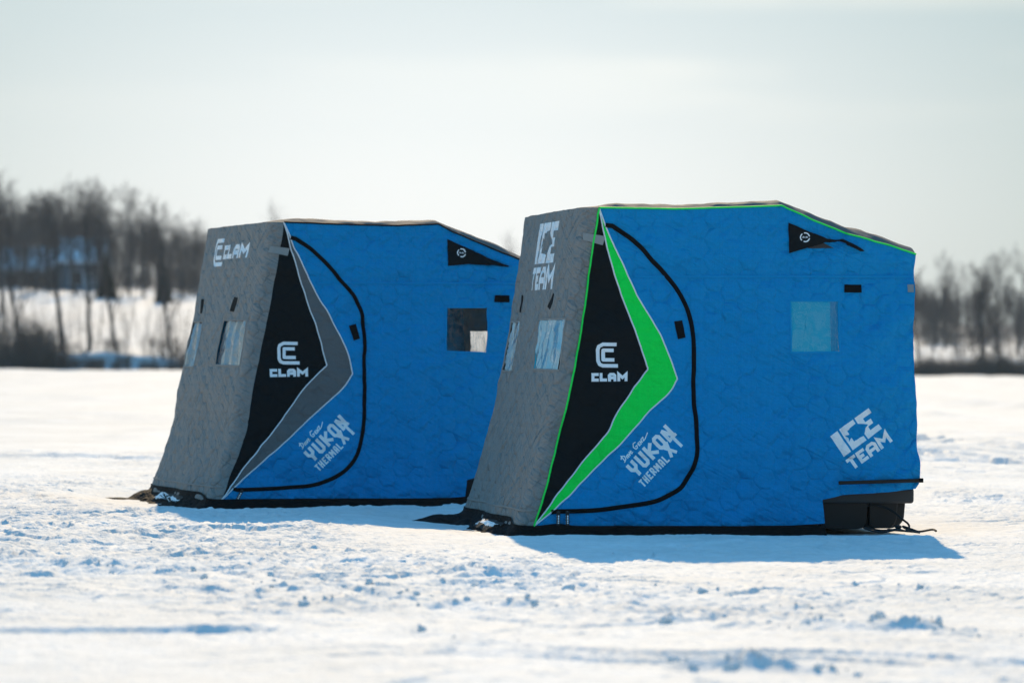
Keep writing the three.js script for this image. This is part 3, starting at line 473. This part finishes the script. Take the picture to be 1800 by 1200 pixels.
  if (S.rope) { T.updateMatrixWorld(); const lie = (p) => { const q = V(...p); if (p[1] < 0.05) { const w = q.clone().applyMatrix4(T.matrixWorld); q.y = lake(w.x, w.z) + 0.012 + Math.max(0, p[1] + 0.01) * 2.2 + 0.010 * (1 + Math.sin(p[0] * 31 + p[2] * 17)); } return q; }, c = new THREE.CatmullRomCurve3(S.rope.map(lie), false, 'centripetal'); const rp = add('tow_rope', new THREE.TubeGeometry(c, 260, 0.0058, 7), M.rope); const kn = new THREE.SphereGeometry(0.013, 10, 8); kn.scale(1.6, 0.8, 1); kn.translate(...lie([1.915, 0, 0.30]).toArray()); add('knot', kn, M.rope, rp); }
  return T;
}

makeShelter('ice_shelter', 'blue quilted ice fishing shelter with green chevron and green piping, the nearer of the two', {
  at: NEAR_O, turn: NEAR_T, seed: 3.7, accent: GREEN, accentLabel: 'bright green chevron panel', piping: M.green, litFar: true,
  front: [[0.330, 1.722], [0.313, 1.594], [0.302, 1.515], [0.275, 1.281], [0.238, 1.023], [0.185, 0.766], [0.140, 0.548], [0.086, 0.345], [0.040, 0.174], [-0.006, 0.030]],
  outer: [[0.330, 1.722], [0.392, 1.579], [0.466, 1.432], [0.549, 1.262], [0.664, 1.068], [0.738, 0.912], [0.775, 0.818], [0.729, 0.747], [0.620, 0.644], [0.493, 0.503], [0.334, 0.346], [0.160, 0.174], [-0.006, 0.030]], tipO: 6,
  inner: [[0.330, 1.722], [0.377, 1.532], [0.452, 1.299], [0.535, 1.066], [0.606, 0.868], [0.459, 0.659], [0.380, 0.518], [0.238, 0.346], [0.112, 0.190], [-0.006, 0.030]], tipI: 4,
  zip: [[0.392, 1.637], [0.513, 1.558], [0.643, 1.435], [0.742, 1.335], [0.811, 1.226], [0.849, 1.117], [0.859, 0.960], [0.864, 0.787], [0.875, 0.583], [0.877, 0.427], [0.850, 0.324], [0.794, 0.238], [0.706, 0.183], [0.626, 0.156], [0.481, 0.136], [0.304, 0.115], [0.090, 0.112]],
  top: [[0.330, 1.722], [0.789, 1.724], [1.056, 1.739], [1.343, 1.753], [1.507, 1.682], [1.725, 1.603], [1.944, 1.551], [2.098, 1.504]],
  rear: [[2.098, 1.504], [2.089, 1.344], [2.086, 1.256], [2.093, 0.994], [2.103, 0.785], [2.119, 0.610], [2.121, 0.453], [2.130, 0.278], [2.105, 0.235]],
  bottom: [[2.105, 0.235], [1.959, 0.217], [1.704, 0.199], [1.592, 0.173], [1.601, 0.046], [1.345, 0.030], [0.808, 0.025], [0.402, 0.021], [0.082, 0.022], [-0.006, 0.030]],
  window: [[1.403, 0.962], [1.678, 0.969], [1.671, 1.247], [1.394, 1.243]],
  patches: [[[0.771, 1.028], [0.813, 1.038], [0.796, 1.130], [0.749, 1.123]], [[1.701, 1.292], [1.798, 1.292], [1.798, 1.334], [1.701, 1.334]]],
  vent: [[1.382, 1.663], [1.390, 1.498], [1.504, 1.533], [1.581, 1.562], [1.657, 1.559], [1.710, 1.541], [1.773, 1.517], [1.800, 1.518], [1.758, 1.542], [1.672, 1.575], [1.595, 1.580], [1.518, 1.609]], ventMark: [1.476, 1.585, 0.025], ventLift: 0.022, ventMesh: [[1.490, 1.526], [1.636, 1.530], [1.580, 1.556], [1.504, 1.536]],
  tab: [[-0.060, 1.571], [-0.055, 1.524], [0.061, 1.549], [0.067, 1.588]], rearTab: [[2.051, 1.298], [2.080, 1.298], [2.082, 1.338], [2.051, 1.338]],
  pulls: [[0.121, 0.112, 0, 0.075], [0.169, 0.112, 0.03, 0.075]],
  logo: [0.551, 0.287, 1], doorSeam: 0.535, emblem: [0.323, 0.874, 0.121, 0.132], clam: [0.296, 0.798, 0.200, 0.046],
  wallPrint: (c) => framed(c, 1.704, 0.405, R(36), () => iceLogo(c, '#' + BLUE.getHexString(), 0.262, 0.137, 0.278, 0.070, -0.092)),
  frontWindows: [[[0.082, 0.856], [0.638, 0.858], [0.700, 1.132], [0.104, 1.132]], [[1.170, 0.842], [1.470, 0.842], [1.460, 1.123], [1.187, 1.123]]],
  straps: [[[0.456, 1.270], [0.416, 1.253], [0.483, 1.183], [0.538, 1.199]], [[1.283, 1.273], [1.243, 1.268], [1.227, 1.174], [1.267, 1.176]]],
  frontPrint: (c) => framed(c, -1.045, 1.440, 0, () => { c.transform(1, 0, 0.12, 1, 0, 0); iceLogo(c, '#' + GREY.getHexString(), 0.49, 0.226, 0.555, 0.127, -0.146); }),
  skirtTop: (a) => 0.034 + 0.012 * Math.exp(-(((a - 0.12) / 0.07) ** 2)), skirtMark: [-0.86, -0.38, 0],
  rod: [[1.667, 0.266], [2.139, 0.281]],
  rope: [[1.86, 0.135, -0.10], [1.91, 0.142, -0.08], [1.98, 0.12, -0.04], [2.03, 0.07, 0.03], [2.035, 0.006, 0.12], [1.99, -0.006, 0.22], [1.90, -0.008, 0.32], [1.80, -0.006, 0.36], [1.775, -0.006, 0.20], [1.83, -0.002, 0.02], [1.90, -0.002, 0.05], [1.94, -0.006, 0.24], [1.88, -0.008, 0.40], [1.80, -0.007, 0.48], [1.90, -0.008, 0.56], [1.99, -0.007, 0.42], [1.95, 0.002, 0.28], [2.02, -0.004, 0.16], [2.10, -0.006, 0.10], [2.13, -0.006, 0.22], [2.085, -0.008, 0.42]],
});
makeShelter('ice_shelter', 'blue quilted ice fishing shelter with charcoal grey chevron, standing behind and left of the other', {
  at: FAR_O, turn: FAR_T, seed: 11.2, accent: CHAR, accentLabel: 'charcoal grey chevron panel', piping: null, litFar: false,
  front: [[0.380, 1.726], [0.368, 1.621], [0.352, 1.523], [0.321, 1.329], [0.281, 1.118], [0.234, 0.875], [0.194, 0.697], [0.160, 0.455], [0.112, 0.310], [0.059, 0.182], [0.002, 0.040]],
  outer: [[0.380, 1.726], [0.470, 1.542], [0.608, 1.285], [0.712, 1.107], [0.799, 0.929], [0.827, 0.807], [0.767, 0.717], [0.666, 0.619], [0.482, 0.456], [0.332, 0.327], [0.200, 0.214], [0.002, 0.040]], tipO: 5,
  inner: [[0.380, 1.726], [0.462, 1.477], [0.541, 1.235], [0.611, 1.041], [0.667, 0.858], [0.530, 0.716], [0.430, 0.586], [0.314, 0.440], [0.166, 0.255], [0.002, 0.040]], tipI: 4,
  zip: [[0.443, 1.638], [0.554, 1.568], [0.673, 1.465], [0.777, 1.353], [0.855, 1.256], [0.895, 1.175], [0.908, 1.061], [0.907, 0.865], [0.908, 0.620], [0.898, 0.457], [0.866, 0.310], [0.807, 0.229], [0.706, 0.164], [0.587, 0.124], [0.419, 0.108], [0.135, 0.098], [0.080, 0.100]],
  top: [[0.380, 1.726], [0.740, 1.722], [1.115, 1.722], [1.377, 1.738], [1.473, 1.694], [1.719, 1.600], [1.940, 1.517], [2.070, 1.490]],
  rear: [[2.070, 1.490], [2.064, 1.344], [2.066, 1.256], [2.080, 0.994], [2.090, 0.785], [2.100, 0.610], [2.110, 0.453], [2.120, 0.270], [2.095, 0.230]],
  bottom: [[2.095, 0.230], [1.940, 0.210], [1.700, 0.187], [1.587, 0.150], [1.580, 0.050], [1.285, 0.024], [0.770, 0.022], [0.336, 0.020], [0.100, 0.030], [0.002, 0.040]],
  window: [[1.442, 0.948], [1.711, 0.942], [1.711, 1.228], [1.440, 1.224]],
  patches: [[[0.837, 1.010], [0.878, 1.023], [0.856, 1.113], [0.810, 1.101]], [[1.749, 1.260], [1.841, 1.260], [1.841, 1.303], [1.749, 1.303]]],
  vent: [[1.437, 1.644], [1.439, 1.479], [1.560, 1.492], [1.756, 1.486], [1.836, 1.480], [1.836, 1.486], [1.720, 1.526], [1.614, 1.573]], ventMark: [1.529, 1.562, 0.025], ventLift: 0.006, ventMesh: null,
  tab: [[-0.062, 1.568], [-0.058, 1.522], [0.066, 1.540], [0.060, 1.580]], rearTab: null,
  pulls: [[0.135, 0.098, -0.5, 0.07]],
  logo: [0.588, 0.258, 1.04], doorSeam: 0.60, emblem: [0.350, 0.860, 0.144, 0.138], clam: [0.304, 0.782, 0.246, 0.050],
  wallPrint: null,
  frontWindows: [[[0.154, 0.846], [0.696, 0.849], [0.685, 1.131], [0.185, 1.129]], [[1.200, 0.833], [1.490, 0.834], [1.490, 1.125], [1.215, 1.127]]],
  straps: [[[0.552, 1.273], [0.478, 1.267], [0.508, 1.181], [0.588, 1.185]], [[1.354, 1.268], [1.310, 1.268], [1.285, 1.177], [1.325, 1.177]]],
  frontPrint: (c) => { framed(c, -1.235, 1.475, 0, () => emblem(c, 0, 0, 0.235, 0.175)); framed(c, -1.005, 1.517, 0, () => { c.transform(1, 0, 0.2, 1, 0, 0); word(c, 'CLAM', 0, 0, 0.56, 0.088, 0.34, { M: 1.4, A: 1.15 }, 0.12); }); },
  skirtTop: () => 0.042, skirtMark: [-1.10, -0.50, 1],
  rod: [[1.660, 0.248], [2.125, 0.272]], rope: null,
});

// ------------------------------------------------------------------ loose snow, thrown up by boots
{
  const g = mergeVertices(new THREE.IcosahedronGeometry(1, 2).deleteAttribute('normal').deleteAttribute('uv')), p = g.attributes.position, v = new THREE.Vector3();
  for (let i = 0; i < p.count; i++) { v.fromBufferAttribute(p, i); v.multiplyScalar(1 + 0.5 * vnoise(v.x * 1.7 + 3, v.y * 1.7 + v.z * 1.3) + 0.16 * vnoise(v.x * 4, v.z * 4 + v.y * 3)); p.setXYZ(i, v.x, v.y * 0.75, v.z); }
  g.computeVertexNormals(); g.setAttribute('uv', new THREE.Float32BufferAttribute(new Float32Array(p.count * 2).map((_, i) => (i % 2 ? p.getY(i >> 1) : p.getX(i >> 1) + p.getZ(i >> 1)) * 0.03), 2));
  const N = 260, m = new THREE.InstancedMesh(g, snow, N), r = rng(77), q = new THREE.Matrix4(), e = new THREE.Euler(), Q = new THREE.Quaternion();
  let n = 0;
  for (let tries = 0; n < N && tries < 60000; tries++) {
    let x, z; if (r() < 0.45) { const pl = piles[Math.floor(r() * piles.length)]; x = pl[0] + (r() + r() - 1) * pl[2] * 1.5; z = pl[1] + (r() + r() - 1) * pl[3] * 1.5; } else { z = -(11 + r() * 12); x = (r() * 2 - 1) * (0.16 * -z + 0.6); if (r() > 0.12 + Math.exp(-(((z + 14.4) / 2) ** 2))) continue; if (fbm(x * 0.55 + 2, z * 0.35 - 3, 3) < -0.1) continue; }
    if (inTent(x, z) < 0.35) continue;
    const s = 0.004 + 0.018 * Math.pow(r(), 3.5); e.set(r() * 6, r() * 6, r() * 6); Q.setFromEuler(e);
    q.compose(new THREE.Vector3(x, lake(x, z) - s * 0.05, z), Q, new THREE.Vector3(s * (0.8 + 0.6 * r()), s, s * (0.8 + 0.5 * r()))); m.setMatrixAt(n++, q);
  }
  m.count = n; m.name = 'snow_clumps'; m.castShadow = m.receiveShadow = true; scene.add(tag(m, 'loose clumps of broken snow scattered over the trampled snow', 'snow', null, 'stuff'));
}

// ------------------------------------------------------------------ bare trees
const bark = std(rgb(0.055, 0.05, 0.047), 0.9), twig = std(rgb(0.105, 0.086, 0.075), 0.9), needle = std(rgb(0.014, 0.022, 0.016), 0.9), reed = std(rgb(0.22, 0.15, 0.10), 0.9), shoot = std(rgb(0.15, 0.112, 0.088), 0.9);
function limbGeometry(list) { // tapered three- to six-sided limbs, [points, radii, sides]
  const pos = [], idx = [], d = new THREE.Vector3(), a = new THREE.Vector3(), b = new THREE.Vector3();
  for (const [pts, rad, n] of list) {
    const o = pos.length / 3;
    pts.forEach((p, i) => { d.subVectors(pts[Math.min(i + 1, pts.length - 1)], pts[Math.max(0, i - 1)]).normalize(); a.set(d.y, d.z, d.x).cross(d).normalize(); b.crossVectors(d, a); for (let k = 0; k < n; k++) { const t = k / n * 2 * Math.PI; pos.push(p.x + (a.x * Math.cos(t) + b.x * Math.sin(t)) * rad[i], p.y + (a.y * Math.cos(t) + b.y * Math.sin(t)) * rad[i], p.z + (a.z * Math.cos(t) + b.z * Math.sin(t)) * rad[i]); } });
    for (let i = 0; i < pts.length - 1; i++) for (let k = 0; k < n; k++) { const p = o + i * n + k, q = o + i * n + (k + 1) % n; idx.push(p, q, p + n, q, q + n, p + n); }
  }
  const g = new THREE.BufferGeometry(); g.setAttribute('position', new THREE.Float32BufferAttribute(pos, 3)); g.setIndex(idx); g.computeVertexNormals(); return g;
}
function bareTree(seed, H, o = {}) {
  const r = rng(seed), wood = [], fine = [], V = THREE.Vector3, spread = o.spread ?? 0.6, low = o.low ?? 0.28, dens = o.dens ?? 1;
  const grow = (p, dir, len, rad, depth) => {
    const n = depth === 0 ? 8 : depth === 1 ? 5 : depth === 2 ? 3 : 2, pts = [p.clone()], rr = [rad], d = dir.clone(), at = p.clone(), end = depth === 0 ? 0.18 : 0.3;
    for (let i = 1; i <= n; i++) { d.add(new V((r() - 0.5) * (depth ? 0.35 : 0.16), depth ? 0.10 : 0.06, (r() - 0.5) * (depth ? 0.35 : 0.16))).normalize(); at.addScaledVector(d, len / n); pts.push(at.clone()); rr.push(rad * lerp(1, end, i / n)); }
    (depth < 2 ? wood : fine).push([pts, rr, depth === 0 ? 7 : depth === 1 ? 4 : 3]);
    if (depth >= 4) return;
    const kids = Math.round((depth === 0 ? 15 : depth === 1 ? 7 : depth === 2 ? 5 : 3) * dens * (0.85 + 0.3 * r()));
    for (let c = 0; c < kids; c++) {
      const t = depth === 0 ? lerp(low, 0.98, Math.pow((c + r()) / kids, 0.9)) : lerp(0.22, 1, (c + r()) / kids), s = Math.min(n - 1e-3, t * n), i = Math.floor(s), q = pts[i].clone().lerp(pts[i + 1], s - i), dd = pts[i + 1].clone().sub(pts[i]).normalize();
      const az = r() * 2 * Math.PI, tilt = depth === 0 ? lerp(spread * 1.25, spread * 0.55, t) * (0.7 + 0.6 * r()) : 0.35 + 0.55 * r(), ax = new V(Math.cos(az), 0.1, Math.sin(az)).cross(dd).normalize(); dd.applyAxisAngle(ax, tilt);
      const l = depth === 0 ? H * lerp(0.46, 0.20, t) * (0.75 + 0.5 * r()) : len * lerp(0.62, 0.34, t) * (0.7 + 0.6 * r());
      grow(q, dd, l, Math.max(o.min ?? 0.008, rad * lerp(1, end, t) * (depth === 0 ? 0.5 : 0.6)), depth + 1);
    }
  };
  const lean = o.lean ?? 0; grow(new V(0, -0.3, 0), new V(lean, 1, (r() - 0.5) * 0.08).normalize(), H * 0.92, H * (o.girth ?? 0.018), 0);
  return [limbGeometry(wood), limbGeometry(fine)];
}
const kinds = [bareTree(11, 8, { spread: 0.55 }), bareTree(23, 8, { spread: 0.75, low: 0.35 }), bareTree(37, 8, { spread: 0.45, low: 0.2, girth: 0.015 }), bareTree(51, 8, { spread: 0.7, low: 0.4, lean: 0.05, girth: 0.021 }), bareTree(64, 6, { spread: 0.7, low: 0.12, girth: 0.016, lean: 0.28 }), bareTree(79, 8, { spread: 0.4, low: 0.5, dens: 0.72, girth: 0.010, min: 0.005 })];
const treeProto = [];
function plantTree(kind, x, d, h, turn, label, group) {
  let t; const base = kind === 4 ? 6 : 8;
  if (!treeProto[kind]) { t = treeProto[kind] = thing('bare_tree', null, 'tree'); mesh('trunk', kinds[kind][0], bark, t); mesh('crown', kinds[kind][1], twig, t); } else { t = treeProto[kind].clone(); t.name = numbered('bare_tree'); scene.add(t); }
  t.position.copy(bankPoint(x, d)); t.rotation.y = turn; t.scale.setScalar(h / base); tag(t, label, 'tree', group ?? 'bare trees on the far shore'); return t;
}
// x that shows at a column of the photograph for a point d beyond the shore
const column = (px, d) => { let x = 0; for (let i = 0; i < 6; i++) x = (px - 900) / 6000 * -(shoreZ(x) - d); return x; };
const ord = ['first', 'second', 'third', 'fourth', 'fifth', 'sixth', 'seventh', 'eighth', 'ninth', 'tenth', 'eleventh', 'twelfth', 'thirteenth', 'fourteenth', 'fifteenth', 'sixteenth'];
const heightTo = (px, y, d) => { const x = column(px, d); return (0.95 + (618.7 + 0.011 * (px - 900) - y) / 6000 * -(shoreZ(x) - d) - hillY(x, d)) * 0.97; }; // a tree whose top shows at that row
const left = [ // column, row of the top, metres beyond the shore, kind
  [4, 318, 40, 3], [34, 345, 3, 2], [60, 352, 66, 1], [84, 350, 70, 0], [109, 347, 2, 3], [131, 328, 64, 1], [157, 338, 2.5, 0], [180, 326, 72, 2], [203, 334, 4, 2], [226, 334, 66, 0], [250, 356, 62, 1], [275, 358, 70, 3], [300, 378, 5, 2], [321, 384, 64, 1], [344, 392, 68, 0]];
left.forEach(([px, y, d, kind], i) => plantTree(kind, column(px, d), d, heightTo(px, y, d), i * 1.7, `tall bare tree left of the shelters, ${ord[i]} from the photo's left edge`));
const right = [[1789, 448, 50, 1], [1770, 486, 2, 4], [1753, 450, 45, 0], [1728, 466, 2, 3], [1706, 470, 58, 2], [1684, 502, 40, 0], [1662, 490, 62, 1], [1640, 452, 48, 2], [1618, 482, 3, 3], [1600, 486, 56, 0]];
right.forEach(([px, y, d, kind], i) => plantTree(kind, column(px, d), d, heightTo(px, y, d), 1 + i * 2.3, `bare tree right of the shelters, ${ord[i]} from the photo's right edge`));
for (const [px, y, s] of [[476, 350, 'thin bare treetop rising faintly above the roof of the grey-chevron shelter'], [898, 404, 'thin bare treetop showing faintly in the gap between the two shelters'], [1478, 418, 'thin bare treetop just showing above the sloping roof of the green-chevron shelter']]) plantTree(5, column(px, 95), 95, heightTo(px, y, 95), px, s, 'thin treetops behind the shelters');
{ // the wood behind: one dark mass of trunks and twigs
  const r = rng(5), g = [0, 1, 2].map((k) => mergeGeometries(kinds[k])), q = new THREE.Matrix4();
  const all = mergeGeometries([g[0], g[1].clone().translate(2.3, 0, 1.1), g[2].clone().translate(-2.1, 0, -0.8)]), N = 260, m = new THREE.InstancedMesh(all, twig, N);
  for (let i = 0; i < N; i++) {
    const x = -62 + 124 * (i + r()) / N, d = 74 + 52 * r(), h = lerp(5.3, 3.3, smooth(x, -33, -20)) * (0.75 + 0.45 * r()) * (1 - 0.25 * Math.exp(-(((x + 2) / 12) ** 2))), s = h / 8, p = bankPoint(x, d); p.y -= 0.2;
    q.compose(p, new THREE.Quaternion().setFromAxisAngle(new THREE.Vector3(0, 1, 0), r() * 6.28), new THREE.Vector3(s, s, s)); m.setMatrixAt(i, q);
  }
  m.name = 'far_wood'; m.castShadow = m.receiveShadow = true; scene.add(tag(m, 'dark leafless wood along the top of the far bank', 'wood', null, 'stuff'));
}
function brushGeometry(seed, n, h, spread) { const r = rng(seed), list = []; for (let i = 0; i < n; i++) { const a = r() * 6.28, R0 = spread * Math.sqrt(r()) * 0.5, p = new THREE.Vector3(Math.cos(a) * R0, -0.1, Math.sin(a) * R0), l = h * (0.45 + 0.6 * r()), t = p.clone().add(new THREE.Vector3((r() - 0.5) * l * 0.7, l, (r() - 0.5) * l * 0.7)), mid = p.clone().lerp(t, 0.5).add(new THREE.Vector3((r() - 0.5) * 0.1, 0, 0)); list.push([[p, mid, t], [0.016, 0.011, 0.005], 3]); for (let k = 0; k < 3; k++) { const b = p.clone().lerp(t, 0.35 + 0.5 * r()); list.push([[b, b.clone().add(new THREE.Vector3((r() - 0.5) * 0.5, 0.2 + 0.3 * r(), (r() - 0.5) * 0.5))], [0.008, 0.004], 3]); } } return limbGeometry(list); }
function scatter(name, g, m, N, seed, place, label, category) {
  const r = rng(seed), im = new THREE.InstancedMesh(g, m, N), q = new THREE.Matrix4(); let n = 0;
  for (let i = 0; i < N; i++) { const o = place(r, i); if (!o) continue; q.compose(bankPoint(o[0], o[1]), new THREE.Quaternion().setFromAxisAngle(new THREE.Vector3(0, 1, 0), r() * 6.28), new THREE.Vector3(o[2], o[2] * (0.8 + 0.4 * r()), o[2])); im.setMatrixAt(n++, q); }
  im.count = n; im.name = name; im.castShadow = im.receiveShadow = true; scene.add(tag(im, label, category, null, 'stuff'));
}
scatter('shore_brush', brushGeometry(3, 34, 1.35, 1.5), shoot, 760, 8, (r) => { const x = -46 + 92 * r(), d = -0.3 + 5.0 * r() * r() * r(), s = (0.4 + 0.8 * r()) * (0.6 + 0.5 * smooth(fbm(x * 0.4 + 9, 2, 2), -0.2, 0.4)); return fbm(x * 0.5, 4, 3) < -0.12 ? null : [x, d, s]; }, 'leafless brush and saplings crowding the far shoreline', 'brush');
scatter('saplings', brushGeometry(15, 7, 4.2, 2.2), shoot, 480, 12, (r) => { const x = -40 + 80 * r(), d = 2 + 46 * r() * r(), q = r(); return q < 0 ? null : Math.abs(x + 8) < 9 && r() < 0.6 ? null : [x, d, 0.35 + 0.65 * r()]; }, 'thin leafless saplings standing over the snowy bank', 'saplings');
scatter('hill_brush', brushGeometry(6, 30, 1.6, 1.8), shoot, 340, 9, (r) => { const x = -60 + 120 * r(), d = 74 + 30 * r(); return [x, d, 0.7 + 0.7 * r()]; }, 'dark undergrowth below the wood on the hill', 'brush');
scatter('dry_reeds', brushGeometry(9, 46, 0.55, 1.1), reed, 90, 10, (r) => { const x = 17.5 + 16 * r(); return [x, -0.1 + 1.3 * r(), 0.55 + 0.45 * r()]; }, 'band of dry brown reeds at the right end of the far shore', 'reeds');

// conifers on the hill
function conifer(px, d, h, label) {
  const t = thing('conifer', label, 'tree', null), r = rng(px), fr = [], V = THREE.Vector3;
  mesh('trunk', limbGeometry([[[new V(0, -0.2, 0), new V(0, h * 0.95, 0)], [h * 0.03, 0.01], 6]]), bark, t);
  for (let i = 0; i < 900; i++) { const y = Math.pow(r(), 1.25) * 0.97, R0 = (1 - y) * h * 0.27 * (0.75 + 0.4 * r()), a = r() * 6.28, p = new V(0, y * h + 0.06 * h, 0), q = p.clone().add(new V(Math.cos(a) * R0, -0.10 * h * (1 - y) * r(), Math.sin(a) * R0)); fr.push([[p, p.clone().lerp(q, 0.5), q], [0.02, 0.045, 0.006], 3]); }
  mesh('crown', limbGeometry(fr), needle, t); t.position.copy(bankPoint(column(px, d), d)); return t;
}
conifer(186, 58, 2.6, 'small dark conifer on the snowy hill just right of the house');
conifer(287, 58, 2.3, 'small dark conifer on the snowy hill nearest the left shelter');

// house behind the crest of the hill, its snowy roof in its own shade
{
  const H = thing('house', 'low pale blue house with snow-covered roof behind the hill at far left', 'house'), d = 84, x0 = column(60, d), base = bankPoint(x0, d); H.position.copy(base).add(new THREE.Vector3(0, -0.9, 0));
  const siding = std(rgb(0.17, 0.19, 0.21), 0.8), roofSnow = std(rgb(0.86, 0.88, 0.9), 0.8), glass = std(rgb(0.02, 0.025, 0.03), 0.15), trim = std(rgb(0.7, 0.72, 0.74), 0.7);
  const box = (w, h, dd, x, y, z) => { const g = new RoundedBoxGeometry(w, h, dd, 2, 0.02); g.translate(x, y, z); return g; };
  const gable = (w, dd, rise, x, y, z, over) => { const s = new THREE.Shape(); s.moveTo(-dd / 2 - over, 0); s.lineTo(0, rise); s.lineTo(dd / 2 + over, 0); s.lineTo(dd / 2 + over, -0.14); s.lineTo(-dd / 2 - over, -0.14); s.closePath(); const g = new THREE.ExtrudeGeometry(s, { depth: w + 2 * over, bevelEnabled: true, bevelSize: 0.05, bevelThickness: 0.05, bevelSegments: 2 }); g.translate(0, 0, -w / 2 - over); g.rotateY(Math.PI / 2); g.translate(x, y, z); return g; };
  mesh('wall', box(6.4, 2.0, 3.6, -1.2, 1.0, 0), siding, H); mesh('roof', gable(6.4, 3.6, 1.35, -1.2, 2.1, 0, 0.3), roofSnow, H);
  mesh('wall', box(2.6, 2.5, 4.2, 3.0, 1.25, 0.2), siding, H); mesh('roof', gable(2.6, 4.2, 1.5, 3.0, 2.6, 0.2, 0.3), roofSnow, H);
  mesh('chimney', box(0.5, 1.2, 0.5, 2.2, 4.3, -0.2), std(rgb(0.2, 0.17, 0.16), 0.9), H);
  for (const [x, y, z] of [[-3.2, 1.3, 1.82], [-1.2, 1.3, 1.82], [0.7, 1.3, 1.82], [2.9, 1.5, 2.32]]) { const f = mesh('window', box(0.9, 1.0, 0.08, x, y, z), trim, H); mesh('pane', box(0.74, 0.84, 0.06, x, y, z + 0.03), glass, f); }
  mesh('door', box(0.9, 1.9, 0.08, 3.8, 0.98, 2.32), trim, H);
}
scene.fog = new THREE.FogExp2(new THREE.Color().setRGB(0.86, 0.92, 0.95), 0.00035);  // thin winter haze
renderer.render(scene, camera);
